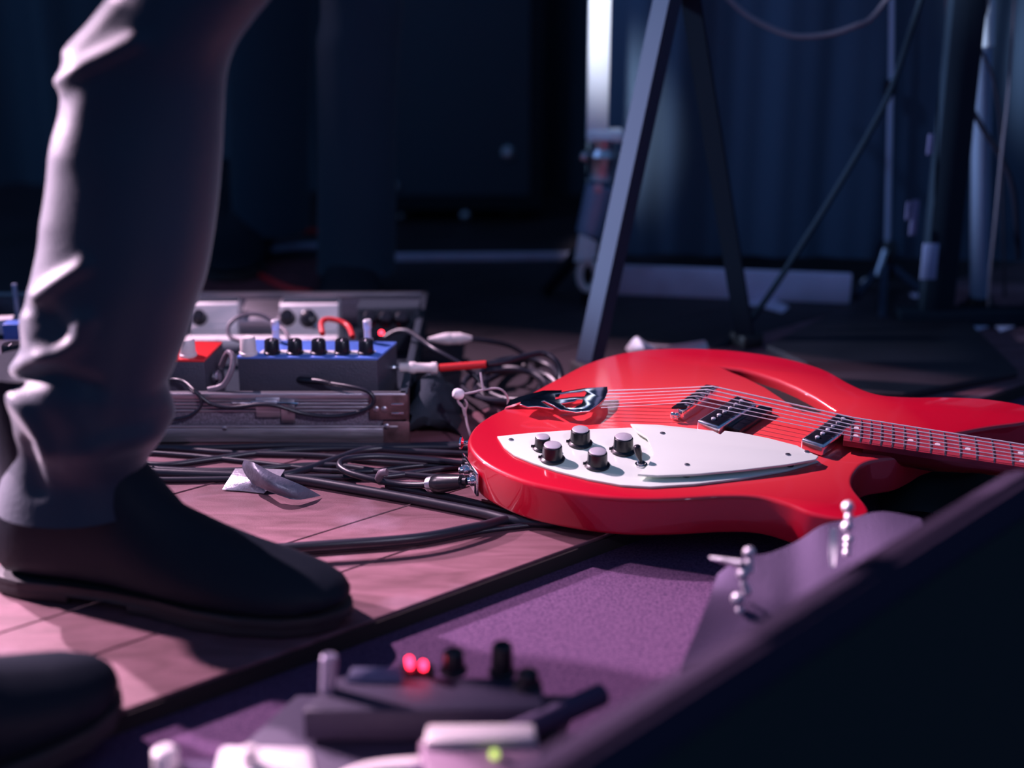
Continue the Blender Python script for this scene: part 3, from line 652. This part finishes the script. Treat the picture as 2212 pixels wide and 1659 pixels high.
obj('cord_strand', tube([D(1003, 862, Yk), D(1009, 872, Yk), D(1006, 884, Yk), D(1004, 898, Yk), D(998, 876, Yk), D(990, 868, Yk)], .0011, 8), M['cordmat'], cd_)
obj('cord_strand', tube([D(1038, 804, Yk+.01), D(1040, 820, Yk+.005), D(1044, 841, Yk)], .0013, 8), M['cordmat'], cd_)

# ------------------------------------------------------------------ A-frame stand behind the guitar
st = thing('a_frame_stand', 'tall black A-frame stand of square tube behind the guitar', 'stand', G(1430, 780))
apex = D(1456, -45, 1.84)
def sqtube(a, b, s, tw_, m, par, name='leg'):
    a, b = Vector(a), Vector(b); t = (b-a).normalized(); u, v = frame(t)
    c, s2 = math.cos(tw_), math.sin(tw_); u2, v2 = u*c+v*s2, v*c-u*s2
    rings = [[p+(u2*i+v2*j)*s/2 for i, j in ((-1, -1), (1, -1), (1, 1), (-1, 1))] for p in (a, b)]
    bm = loft(rings); bmesh.ops.bevel(bm, geom=bm.edges[:], offset=.002, segments=2, affect='EDGES')
    return obj(name, bm, M[m], par)
f1 = G(1268, 806, .002); f2 = G(1612, 742, .002)
sqtube(f1, apex+Vector((-.004, -.01, 0)), .027, .66, 'frameblack', st)
sqtube(f2, apex+Vector((.016, .012, .01)), .025, .12, 'frameblack2', st)  # darker copy of the leg paint; the unlit look is in the colour
sqtube(apex+Vector((-.03, 0, -.005)), apex+Vector((.045, 0, .01)), .035, 0, 'frameblack', st, 'hinge_block')
for f in (f1, f2): obj('rubber_foot', box(f+Vector((0, 0, .007)), (.034, .034, .018), .5, .003), M['sole'], st)

# pale post with clamp, bracket, lamp body, tape
ps = thing('lighting_post', 'bright white vertical post with clamp and taped lower tube behind the A-frame', 'post', G(1290, 640))
Yp = G(1290, 640).y-.03
def DD(px, py, dy=0): return D(px, py, Yp+dy)
a = DD(1290, 285); b = DD(1290, -420)
obj('post_tube', box((a.x, Yp, (a.z+b.z)/2), (.031, .024, b.z-a.z), 0, .002), M['white_lens'], ps)
obj('bracket', box(DD(1306, 292), (.053, .03, .018), 0, .004), M['white_lens'], ps)
obj('clamp_body', lathe([(0, .012), (.01, .022), (.025, .020), (.045, .026), (.055, .018), (.07, .020)], DD(1296, 400), (.05, 0, 1), 20), M['satin'], ps)
obj('clamp_wing', box(DD(1285, 345), (.046, .014, .014), 0, .004, rot=Matrix.Rotation(.3, 4, 'Y')), M['satin'], ps)
obj('knob', lathe([(0, .004), (.002, .007), (.008, .007), (.010, .003)], DD(1292, 408, -.03), (0, -1, .3), 14), mat('pink knob', (.75, .3, .35), .4), ps)
obj('lower_tube', cyl(DD(1270, 505), DD(1296, 400), .019, .021, 20, .002), M['bluegrey'], ps)
obj('tape_flag', sheet([[DD(1250, 505, -.03), DD(1270, 512, -.035), DD(1290, 523, -.03)], [DD(1240, 565, -.03), DD(1262, 560, -.038), DD(1288, 556, -.03)]], .001), M['paper'], ps, label='white tape flag')
obj('tape_roll', tube([DD(1270+18*math.cos(q), 595+30*math.sin(q), -.02) for q in [2*PI*j/12 for j in range(12)]], .006, 8, 3, True), M['cream'], ps)
obj('foot_tube', cyl(Vector((DD(1275, 560).x, Yp, 0)), DD(1272, 500), .012), M['black'], ps)
obj('stand_leg', cyl(G(1180, 626, .008), DD(1262, 530), .010), M['black'], ps)
obj('stand_leg', cyl(G(1390, 600, .008), DD(1276, 530), .008), M['black'], ps)

# crumpled white paper behind the guitar
obj('crumpled_paper', sheet([[G(1352, 752, .004), G(1375, 727, .032), G(1400, 742, .012), G(1450, 745, .018), G(1520, 735, .016)], [G(1358, 758, .004), G(1392, 752, .022), G(1420, 750, .006), G(1460, 750, .010), G(1525, 738, .010)], [G(1375, 768, .002), G(1400, 766, .003), G(1430, 765, .003), G(1480, 764, .003), G(1530, 752, .003)]], .001), M['paper'], label='crumpled white paper on the floor just behind the guitar', cat='paper')

# ------------------------------------------------------------------ stands and cables at the right
M['palesteel'] = mat('pale painted steel', (.55, .60, .75), .45, .2)
c1_ = thing('microphone_stand', 'thin chrome stand with black collar near the right drape', 'stand', G(1916, 625))
Y1 = G(1916, 625).y
obj('upper_tube', cyl(D(1925, 185, Y1), D(1930, -400, Y1), .0037), M['palesteel'], c1_)
obj('lower_tube', cyl(D(1916, 560, Y1), D(1924, 190, Y1), .0042), M['palesteel'], c1_)
obj('collar', cyl(D(1922, 205, Y1), D(1923, 172, Y1), .009, .009, 16, .002), M['black'], c1_)
obj('base_hub', lathe([(0, .010), (.01, .014), (.05, .014), (.06, .008)], D(1912, 600, Y1), (0, 0, 1), 18), M['black'], c1_)
for q in ((1850, 640), (1990, 628), (1905, 690)):
    obj('leg', cyl(D(1913, 565, Y1), G(q[0], q[1], .008), .006), M['frameblack'], c1_)
obj('brace', cyl(D(1912, 540, Y1-.015), D(1893, 598, Y1-.03), .005), M['satin'], c1_)
obj('foot_cap', lathe([(0, .006), (.006, .010), (.012, .006)], G(1872, 618, .004), (0, 0, 1), 14), M['cream'], c1_)
c2_ = thing('steel_post', 'wide blue-lit steel post at the right edge of the photo', 'post', G(2112, 668))
Y2 = G(2112, 668).y
a = D(2115, 660, Y2); b = D(2126, -300, Y2)
obj('post_tube', cyl(a, b, .0135, .0145, 24), M['bluegrey'], c2_)
obj('upper_sleeve', cyl(D(2124, 100, Y2), D(2130, -300, Y2), .0152, .0152, 24, .001), M['white_lens'], c2_)
obj('foot_plate', lathe([(0, .03), (.006, .03), (.008, .02), (.02, .018)], Vector((a.x, Y2, 0)), (0, 0, 1), 20), M['black'], c2_)
def hang(label, pts, r, m='rubber'):
    obj('hanging_cable', tube([D(*p) for p in pts], r, 8), M[m], label=label, cat='cable')
hang('thin black wire crossing the top of the pale steel post', [(2150, -60, Y2-.03), (2128, 30, Y2-.03), (2112, 70, Y2-.03), (2122, 115, Y2-.03), (2142, 160, Y2-.03), (2160, 260, Y2-.03), (2165, 400, Y2-.03), (2170, 640, Y2-.03)], .0022)
hang('thicker black cable slanting across the middle of the steel post', [(2040, -60, Y2-.04), (2055, 80, Y2-.04), (2080, 190, Y2-.04), (2110, 255, Y2-.04), (2140, 305, Y2-.04), (2165, 345, Y2-.04), (2190, 420, Y2-.04), (2200, 560, Y2-.02)], .0040)
hang('thin reddish wire hanging right of the steel post', [(2195, -60, Y2-.05), (2180, 180, Y2-.05), (2165, 320, Y2-.05), (2150, 480, Y2-.05), (2138, 600, Y2-.05), (2134, 700, Y2-.05)], .0020, 'greycable')
hang('pinkish cable swagged between the A-frame top and the dark post', [(1530, -50, 2.05), (1600, 22, 2.04), (1660, 58, 2.03), (1720, 78, 2.02), (1790, 74, 2.01), (1850, 55, 2.0), (1884, 38, 2.0), (1930, -20, 2.0)], .0040, 'greycable')
hang('black cable slanting from the upper right down to the foot of the A-frame', [(1995, -20, 2.0), (1930, 180, 1.98), (1875, 293, 1.96), (1783, 449, 1.94), (1692, 591, 1.92), (1623, 690, 1.90), (1570, 742, 1.87), (1520, 765, 1.85)], .0044, 'frameblack2')
dk = thing('equipment_rack', 'tall black rack frame standing around the steel post at the right', 'rack', G(2010, 700))
Y3 = G(2010, 700).y
a = G(2010, 700); x2 = D(2180, 600, Y3).x+.055
obj('upright', box((a.x+.005, Y3, .6), (.046, .03, 1.2), 0, .003), M['frameblack2'], dk)
obj('upright', box((x2, Y3, .6), (.046, .03, 1.2), 0, .003), M['frameblack2'], dk)
obj('foot_rail', box(((a.x+x2)/2, Y3-.002, .012), (x2-a.x+.10, .03, .024), 0, .003), M['frameblack2'], dk)
obj('pale_label', box(D(2008, 565, Y3-.0165), (.022, .002, .052), 0, .0005), mat('pale label', (.30, .32, .5), .6), dk, label='pale blue label plate')
for px, py, w, h in ((1975, 470, .010, .050), (1962, 455, .006, .026), (2010, 312, .008, .028)):
    obj('pale_sticker', box(D(px, py, Y3-.0165), (w, .002, h), 0, .0005), mat('pale sticker', (.16, .15, .28), .6), dk)
# floor pieces at right
def floorpiece(name, pts, h, m, label, cat):
    obj(name, prism([G(x, y, h) for x, y in pts], (0, 0, -h+.0004), min(.002, h*.3)), M[m], label=label, cat=cat)
floorpiece('ramp_board', [(1655, 745), (1890, 628), (2040, 640), (2200, 800), (1950, 850), (1850, 845), (1760, 790)], .010, 'dark_floor', 'dark board slanting away on the floor behind the guitar', 'board')
floorpiece('tape_strip', [(2065, 695), (2130, 690), (2135, 705), (2100, 715), (2070, 705)], .002, 'paleboard', 'small pale tape strip on the floor at the steel post foot', 'tape')
floorpiece('tape_strip', [(2145, 700), (2230, 675), (2235, 690), (2160, 715)], .002, 'paleboard', 'pale tape strip on the floor at the far right edge', 'tape')
floorpiece('tape_strip', [(1580, 655), (1660, 640), (1705, 662), (1690, 675), (1640, 660)], .002, 'paleboard', 'pale tape scrap on the floor right of the A-frame', 'tape')
floorpiece('tape_strip', [(1965, 632), (2025, 634), (2025, 644), (1970, 640)], .012, 'paleboard', 'pale tape strip between the chrome stand and steel post', 'tape')

# ------------------------------------------------------------------ people
def ellring(c, ax, ay, rx, ry, n, ph=0):
    return [c+ax*(rx*math.cos(2*PI*j/n+ph))+ay*(ry*math.sin(2*PI*j/n+ph)) for j in range(n)]
def make_boot(H0, T0, nm, par, hs=1.0):
    """lofted ankle boot from heel H0 to toe T0 (floor points)"""
    ax = (T0-H0); L = ax.length; ax.normalize(); ay = Vector((-ax.y, ax.x, 0)); n = 28
    st_ = [(0.0, .012, .060, .030), (.012, .024, .085, .012), (.05, .032, .115, .004), (.14, .037, .150, .004), (.25, .038, .175, .004), (.36, .039, .150, .004), (.44, .042, .112, .004), (.52, .045, .084, .004),
           (.62, .048, .064, .004), (.72, .049, .052, .004), (.82, .046, .044, .004), (.90, .039, .038, .005), (.96, .027, .031, .008), (.99, .014, .024, .012), (1.0, .004, .018, .014)]
    rings = []
    for s_, w, h, z0 in st_:
        c = H0+ax*(L*s_); r = []; z0 += .012
        h = (h+.010)*hs
        for j in range(n):
            q = 2*PI*j/n; cx = math.cos(q); cz = math.sin(q)
            sg = lambda v, e: math.copysign(abs(v)**e, v)
            up = cz > 0
            hh = h-z0
            zz = z0+hh*.35+(hh*.65*sg(cz, .9) if up else hh*.35*sg(cz, .45))
            ww = w*sg(cx, .8)*(1-(.45 if h > .09 else .2)*max(0, cz)**1.5*(1 if h <= .12 else .3))
            r.append(c+ay*ww+Vector((0, 0, zz)))
        rings.append(r)
    foot = loft(rings)
    sh = []
    for k in range(7):
        z = .08+.022*k; c = H0+ax*(L*(.215-.012*k*.5))+Vector((0, 0, z*hs))
        sh.append(ellring(c, ax, ay, .058-.001*k, .042+.0012*k, n))
    upm = join(foot, loft(sh))
    b_ = obj(nm, upm, M['boot'], par)
    # sole and heel block
    sol = []
    prof = [(0, .020), (.03, .030), (.10, .035), (.22, .033), (.36, .031), (.5, .038), (.62, .047), (.74, .050), (.86, .044), (.94, .031), (.985, .015), (1.0, .004)]
    pts = [H0+ax*(L*s_*1.008)+ay*w for s_, w in prof]+[H0+ax*(L*s_*1.008)-ay*w for s_, w in reversed(prof)]
    obj('sole', prism([p+Vector((0, 0, .018)) for p in pts], (0, 0, -.010), .002), M['sole'], b_)
    hp = [(0, .020), (.03, .030), (.10, .035), (.24, .033)]
    pts = [H0+ax*(L*s_*1.008)+ay*w for s_, w in hp]+[H0+ax*(L*s_*1.008)-ay*w for s_, w in reversed(hp)]
    obj('heel', prism([p+Vector((0, 0, .012)) for p in pts], (0, 0, -.0115), .002), M['sole'], b_)
    tp2 = [(.42, .036), (.5, .038), (.62, .047), (.74, .050), (.86, .044), (.94, .031), (.985, .015)]
    pts = [H0+ax*(L*s_)+ay*w for s_, w in tp2]+[H0+ax*(L*s_)-ay*w for s_, w in reversed(tp2)]
    obj('tread', prism([p+Vector((0, 0, .010)) for p in pts], (0, 0, -.0095), .002), M['sole'], b_)
    return b_
H1 = Vector((-.462, 1.172, 0)); T1 = Vector((-.140, 1.088, 0))
per = thing('person', 'person in dark jeans and black boots standing at the left, cropped at the thigh', 'person', (H1+T1)/2)
def legmesh(levels, n=144, K=130, ridges=()):
    """levels: (z, centre x, centre y, rx, ry)"""
    P = cr([Vector((l[1], l[2], l[0])) for l in levels], 16); Rr = cr([Vector((l[3], l[4], 0)) for l in levels], 16)
    rings = []
    for p, r in zip(P, Rr):
        rings.append([Vector((p.x+r.x*math.cos(2*PI*j/n), p.y+r.y*math.sin(2*PI*j/n), p.z)) for j in range(n)])
    def disp(v, c):
        q = proj(v); d_ = Vector((v.x-c.x, v.y-c.y, 0)).normalized(); a = 0
        if d_.y < .55:
            for rd in ridges:
                pl_, amp, sig = rd; best = 1e9
                for (x0, y0), (x1, y1) in zip(pl_[:-1], pl_[1:]):
                    dx, dy = x1-x0, y1-y0; t = max(0, min(1, ((q[0]-x0)*dx+(q[1]-y0)*dy)/(dx*dx+dy*dy)))
                    best = min(best, math.hypot(q[0]-x0-t*dx, q[1]-y0-t*dy))
                a += amp*math.exp(-(best/sig)**2)
        a += .0024*noise.noise(Vector((v.x*15, v.y*15, v.z*9)))
        return v+d_*a
    rings = [[disp(v, P[i]) for v in r] for i, r in enumerate(rings)]
    return rings
lev = []
YL = 1.15
for py, xl_, xr_ in [(1075, -8, 342), (1040, 2, 326), (1000, 16, 318), (955, 28, 338), (915, 26, 366), (870, 20, 366), (832, 14, 362), (800, 26, 374), (740, 48, 398), (680, 50, 418), (600, 68, 446), (520, 88, 462), (430, 106, 474), (330, 118, 482), (240, 132, 486), (160, 136, 492), (100, 150, 512), (40, 200, 552), (-40, 258, 610), (-160, 300, 660)]:
    a, b = D(xl_, py, YL), D(xr_, py, YL); w = (b.x-a.x)/2*.985
    yc = YL+(.0 if py > 200 else -.0)
    lev.append((a.z, (a.x+b.x)/2, yc, w, w*.92))
lev += [(.70, -.21, 1.11, .082, .085), (.80, -.23, 1.09, .095, .095), (.88, -.27, 1.06, .105, .11)]
ridges = [([(140, 175), (200, 135), (290, 88)], 0.0062, 21), ([(150, 110), (205, 55), (250, 10)], 0.0037, 21), ([(176, 140), (190, 210), (150, 330)], 0.0025, 39),
          ([(85, 640), (125, 610), (180, 575)], 0.0062, 19), ([(110, 300), (100, 480)], 0.0019, 37),
          ([(35, 800), (75, 778), (125, 765), (165, 735), (180, 695)], 0.0068, 21), ([(60, 690), (75, 740), (100, 762)], 0.0037, 21),
          ([(20, 830), (40, 870), (75, 920), (100, 980)], 0.0056, 19), ([(110, 860), (170, 930), (190, 1000)], 0.0019, 37), ([(30, 820), (110, 812), (200, 835)], -0.0074, 24),
          ([(110, 690), (130, 720)], -0.0062, 30), ([(150, 1000), (250, 960), (330, 950)], 0.0037, 30), ([(240, 880), (330, 870), (380, 890)], 0.0031, 27), ([(60, 960), (80, 1060)], -0.0037, 21)]
R1 = legmesh(lev, ridges=ridges)
H2 = Vector((-.535, .745, 0)); T2 = Vector((-.305, .955, 0))
lev2 = [(.135, -.520, .865, .060, .055), (.17, -.519, .865, .062, .057), (.22, -.518, .867, .062, .060), (.30, -.515, .87, .064, .062), (.40, -.51, .88, .066, .066), (.48, -.50, .89, .068, .068), (.60, -.47, .92, .074, .076), (.72, -.43, .96, .086, .088), (.82, -.38, 1.0, .100, .105), (.90, -.32, 1.04, .110, .12)]
lev2 = [(l[0], l[1]+.035*max(0, 1-l[0]), l[2]-.085*max(0, 1-l[0]), l[3], l[4]) for l in lev2]
R2 = legmesh(lev2)
hips = [ellring(Vector((-.30, 1.06, z)), Vector((1, 0, 0)), Vector((0, 1, 0)), rx, ry, 48) for z, rx, ry in ((.80, .10, .09), (.84, .155, .12), (.90, .172, .13), (.98, .168, .125), (1.04, .155, .115))]
tr_ = obj('trousers', join(loft(R1), loft(R2), loft(hips)), M['denim'], per, label='dark jeans bunched into folds over the boot')
make_boot(H1, T1, 'boot', per); make_boot(H2, T2, 'boot', per, 1.18)

p2 = thing('person', 'second person in dark trousers standing further back behind the pedals', 'person', (-.36, 2.1, 0))
def leg2(x0, x1, ybot, Yl, lean=0.0):
    lv = []
    for py in (ybot, ybot-60, ybot-160, ybot-300, ybot-430, ybot-540, ybot-700):
        k = (ybot-py)/600
        a, b = D(x0-8*k, py, Yl), D(x1+16*k, py, Yl); w = (b.x-a.x)/2*(1.06-.06*min(1, k*2)) 
        lv.append((max(.05, a.z), (a.x+b.x)/2+lean*k, Yl, w*.92, w*.9))
    return lv
l1 = leg2(684, 856, 640, 2.10); l2 = leg2(494, 668, 545, 2.36)
l1 += [(.80, -.27, 2.12, .09, .09), (.88, -.30, 2.16, .10, .11)]; l2 += [(.80, -.42, 2.30, .09, .09), (.88, -.38, 2.25, .10, .11)]
hips2 = [ellring(Vector((-.345, 2.2, z)), Vector((1, 0, 0)), Vector((0, 1, 0)), rx, ry, 40) for z, rx, ry in ((.82, .13, .11), (.90, .17, .13), (1.0, .16, .12), (1.04, .15, .11))]
l1.sort(); l2.sort()
obj('trousers', join(loft(legmesh(l1)), loft(legmesh(l2)), loft(hips2)), M['cloth2'], p2)
make_boot(Vector((-.248, 2.17, 0)), Vector((-.232, 1.935, 0)), 'shoe', p2, .75)
make_boot(Vector((-.445, 2.43, 0)), Vector((-.455, 2.18, 0)), 'shoe', p2, .75)

# ------------------------------------------------------------------ things at the back left
hangz = [(640, 632), (600, 620), (560, 600), (520, 570), (495, 540), (484, 516), (500, 505)]
obj('floor_cable', tube([G(x, y, .006+.02*(i > 3)) for i, (x, y) in enumerate([(672, 634), (630, 626), (590, 610), (545, 585), (510, 555), (488, 528), (500, 512), (540, 520), (600, 500), (690, 500)])], .0055, 10), M['redcable'], label='red cable looping on the floor behind the pedals', cat='cable')
obj('floor_cable', tube([G(x, y, .008) for x, y in [(480, 512), (505, 518), (545, 532)]], .006, 10), M['bluegrey'], label='short bluish cable end on the floor beside the red loop', cat='cable')
obj('floor_cable', tube([G(x, y, .006) for x, y in [(575, 540), (630, 534), (690, 532)]], .007, 10), M['bluegrey'], label='pale blue cable crossing the floor right of the red loop', cat='cable')
obj('rug', prism([G(400, 640, .004), G(690, 640, .004), G(690, 560, .004), G(420, 560, .004)], (0, 0, -.0036)), M['fluff'], label='wine red rug on the floor behind the pedals', cat='rug')
am = thing('amplifier', 'black amplifier cabinet with worn metal corners in the dark at the back', 'amplifier', D(960, 545, 2.66))
zb = 0; a, b = D(800, 500, 2.62), D(1172, 500, 2.62)
obj('cabinet', box(((a.x+b.x)/2, 2.74, .36), (b.x-a.x, .22, .68), 0, .008), M['tolex'], am)
obj('grille', box(((a.x+b.x)/2, 2.628, .34), (b.x-a.x-.05, .006, .58), 0, .004), M['drape'], am)
for px, py, s_ in ((1098, 330, .022), (1005, 466, .015), (852, 402, .014), (866, 467, .010), (826, 240, .012)):
    c = D(px, py, 2.622); obj('metal_badge', lathe([(0, s_*.6), (.003, s_*.55), (.006, s_*.25)], c, (0, -1, .2), 14), M['satin'], am)  # discs added to give the faint glints at the back
for sx in (-1, 1): obj('cabinet_foot', cyl(((a.x+b.x)/2+sx*.1, 2.70, 0), ((a.x+b.x)/2+sx*.1, 2.70, .03), .02), M['sole'], am)

cl = [[G(x, y, z) for x, y, z in row] for row in (
    [(1880, 985, -.004), (1960, 975, .006), (2060, 985, -.002), (2160, 990, .006), (2300, 1000, -.002)],
    [(1890, 1040, -.008), (1960, 1030, .010), (2060, 1045, .002), (2160, 1040, .012), (2300, 1050, .002)],
    [(1905, 1105, -.010), (1980, 1100, .004), (2060, 1110, -.002), (2160, 1110, .006), (2300, 1110, -.004)])]
obj('stage_cloth', sheet(cl, .002), M['mongrille'], label='black cloth lying under the guitar neck beside the monitor', cat='cloth')  # added sheet that darkens the carpet where shade falls

# ------------------------------------------------------------------ floor monitor at the right front
A0, B0 = G(1190, 1672, .175), G(2190, 1052, .175)
dd = (B0-A0); A0 = A0-dd*.25; B0 = B0+dd*.08; dd.normalize(); nf = Vector((dd.y, -dd.x, 0))
mon = thing('stage_monitor', 'large black wedge monitor speaker at the lower right front', 'speaker', (A0+B0)/2-Vector((0, 0, .175-CZ)))
prof = [(-.045, CZ+.006), (-.040, .150), (-.020, .172), (0, .176), (.010, .166), (.135, .030), (.14, CZ+.006)]
bm = loft([[p+nf*o_+Vector((0, 0, z-p.z)) for o_, z in prof] for p in (A0, B0)])
bmesh.ops.bevel(bm, geom=bm.edges[:], offset=.004, segments=3, affect='EDGES')
obj('cabinet', bm, M['moncover'], mon)
g0, g1 = A0+dd*.03, B0-dd*.03
sl = (nf*.125+Vector((0, 0, -.136))).normalized(); nn = dd.cross(sl); nn = nn if nn.z > 0 else -nn
gq = [g0+nf*.0165+Vector((0, 0, .159-.175)), g1+nf*.0165+Vector((0, 0, .159-.175)), g1+nf*.126+Vector((0, 0, .040-.175)), g0+nf*.126+Vector((0, 0, .040-.175))]
obj('grille', prism([p+nn*.003 for p in gq], nn*-.004, .001), M['mongrille'], mon)


# strap with studs behind it
sr = thing('studded_strap', 'purple-grey felt strap with two rows of shiny round studs against the monitor', 'strap', G(1700, 1330))
rows = [[D(1550, 1240, 1.06), D(1600, 1205, 1.07), D(1660, 1195, 1.08), D(1720, 1170, 1.10), D(1775, 1135, 1.11), D(1830, 1122, 1.12), D(1905, 1105, 1.13), D(1990, 1120, 1.13)],
        [D(1525, 1310, 1.00), D(1600, 1300, 1.01), D(1660, 1285, 1.02), D(1720, 1260, 1.04), D(1775, 1235, 1.05), D(1830, 1210, 1.06), D(1905, 1180, 1.07), D(2000, 1170, 1.08)],
        [D(1470, 1440, .95), D(1580, 1400, .96), D(1650, 1370, .97), D(1710, 1345, .99), D(1770, 1320, 1.0), D(1830, 1300, 1.01), D(1905, 1260, 1.02), D(2000, 1230, 1.03)]]
obj('strap_band', sheet(rows, .006), M['tolexp'], sr)
obj('strap_support', prism([D(1570, 1250, 1.06)-Vector((0, 0, .015)), D(1890, 1140, 1.12)-Vector((0, 0, .015)), D(1890, 1190, 1.07)-Vector((0, 0, .03)), D(1600, 1320, 1.0)-Vector((0, 0, .03))], (0, 0, -.058)), M['tolex'], sr)
def stud(px, py, Y, r):
    obj('stud', lathe([(-.006, r*.4), (-r*.6, r*.8), (0, r), (r*.6, r*.8), (r*.95, r*.3)], D(px, py, Y), (0, -.6, .8), 14), M['capmat'], sr)
for px, py, r in ((1618, 1194, .0050), (1619, 1216, .0036), (1619, 1230, .0036), (1605, 1241, .0052), (1608, 1263, .0036), (1614, 1276, .0038), (1594, 1294, .0058), (1598, 1320, .0038), (1586, 1353, .0050)): stud(px, py, 1.0, r)
for px, py, r in ((1832, 1095, .0050), (1834, 1117, .0036), (1830, 1138, .0050), (1833, 1166, .0042), (1831, 1180, .0034), (1830, 1194, .0036)): stud(px, py, 1.045, r)
obj('pin', cyl(D(1535, 1204, 1.03), D(1606, 1220, 1.0), .0012, .0042, 12), M['satin'], sr, label='pale tapered pin')
obj('crease_strip', sheet([[D(1793, 1140, 1.045), D(1800, 1140, 1.045), D(1808, 1140, 1.045)], [D(1790, 1180, 1.035), D(1799, 1180, 1.035), D(1808, 1180, 1.035)], [D(1794, 1222, 1.02), D(1798, 1224, 1.02), D(1803, 1222, 1.02)]], .001), M['paper'], sr, label='pale metal strip')

# ------------------------------------------------------------------ blurred pedals in front
M['fgdark'] = mat('dark violet metal', (.040, .030, .062), .6, bump=.2)
fbd = thing('pedalboard', 'dark pedalboard frame in the blurred foreground under the pedals', 'pedalboard', G(900, 1640, CZ))
bz = .012
obj('board', prism([G(640, 1500, bz), G(1240, 1500, bz), G(1110, 1800, bz), G(320, 1800, bz)], (0, 0, -.02), .002), M['fgdark'], fbd)
obj('frame_rail', cyl(G(880, 1690, .030), G(1300, 1500, .030),   .0085, .0085, 14), M['tolexp'], fbd, label='pale diagonal frame rail')
fp = thing('foreground_pedal', 'blurred black pedal with a glowing red lamp and two black knobs', 'pedal', G(920, 1500, bz))
zf = .040
obj('housing', prism([G(650, 1535, zf), G(1180, 1530, zf), G(1170, 1462, zf), G(720, 1458, zf)], (0, 0, -.027), .004), M['fgdark'], fp)
obj('control_panel', prism([G(745, 1470, zf+.002), G(870, 1470, zf+.002), G(870, 1440, zf+.010), G(760, 1440, zf+.010)], (0, 0, -.008), .001), mat('slate panel', (.16, .15, .26), .6), fp)
def fk(px, y0, y1, r, par=fp, m='black'):
    Y = G(px, y1, zf).y; a, b = D(px, y1, Y), D(px, y0, Y)
    obj('knob', lathe([(0, r*1.25), (.002, r*1.25), (.003, r), ((b-a).length*.92, r*.92), ((b-a).length, r*.7)], a, (0, 0, 1), 20), M[m], par)
fk(980, 1405, 1450, .0085); fk(1085, 1390, 1455, .0085); fk(1140, 1450, 1482, .0085)
obj('foot_switch', cyl(D(708, 1492, G(708, 1492, zf).y), D(712, 1416, G(708, 1492, zf).y), .0058, .0062, 16, .001), mat('dull steel', (.30, .26, .36), .5, .3), fp)
for px, py in ((884, 1425), (914, 1434)):
    obj('red_lamp', lathe([(-.010, .0022), (0, .0024), (.0015, .0018)], D(px, py, G(900, 1460, zf).y), (0, -.5, .85), 14), M['led_red2'], fp)
obj('indicator_block', box(D(900, 1462, G(900, 1462, zf).y+.006), (.028, .012, .016), 0, .002), M['black'], fp)
wpd = thing('foreground_pedal', 'bright white pedal at the bottom edge, very blurred', 'pedal', G(560, 1650, CZ))
zw = .055
obj('housing', prism([G(440, 1760, zw), G(700, 1760, zw), G(672, 1612, zw), G(475, 1606, zw)], (0, 0, -.055), .005), M['wpaint'], wpd)
obj('knob', lathe([(0, .009), (.012, .0085), (.015, .005)], G(360, 1655, .030), (0, 0, 1), 18), M['wpaint'], wpd)
obj('side_block', prism([G(335, 1720, .030), G(480, 1720, .030), G(480, 1640, .030), G(345, 1640, .030)], (0, 0, -.03), .003), M['tolexp'], wpd)
obj('knob', lathe([(0, .006), (.010, .006), (.012, .004)], G(540, 1650, zw), (0, 0, 1), 18), M['cream'], wpd)
fp3 = thing('foreground_pedal', 'pale pink metal pedal with a small green lamp in the foreground', 'pedal', G(1050, 1600, CZ))
z3 = .045
obj('housing', prism([G(930, 1720, z3), G(1170, 1720, z3), G(1165, 1590, z3), G(905, 1595, z3)], (0, 0, -.040), .003), mat('dusky metal', (.20, .12, .18), .5), fp3)
obj('top_bar', prism([G(915, 1602, z3+.006), G(1160, 1594, z3+.006), G(1155, 1560, z3+.006), G(922, 1562, z3+.006)], (0, 0, -.012), .003), M['cream'], fp3)
obj('green_lamp', lathe([(-.004, .003), (0, .003), (.002, .002)], G(1068, 1627, z3+.004), (0, -.5, .85), 14), M['led_green'], fp3)
obj('side_cable', tube([G(640, 1800, .02), G(760, 1690, .02), G(900, 1665, .02), G(990, 1662, .02)], .010, 10), M['cream'], label='thick pale cable lying along the bottom edge', cat='cable')
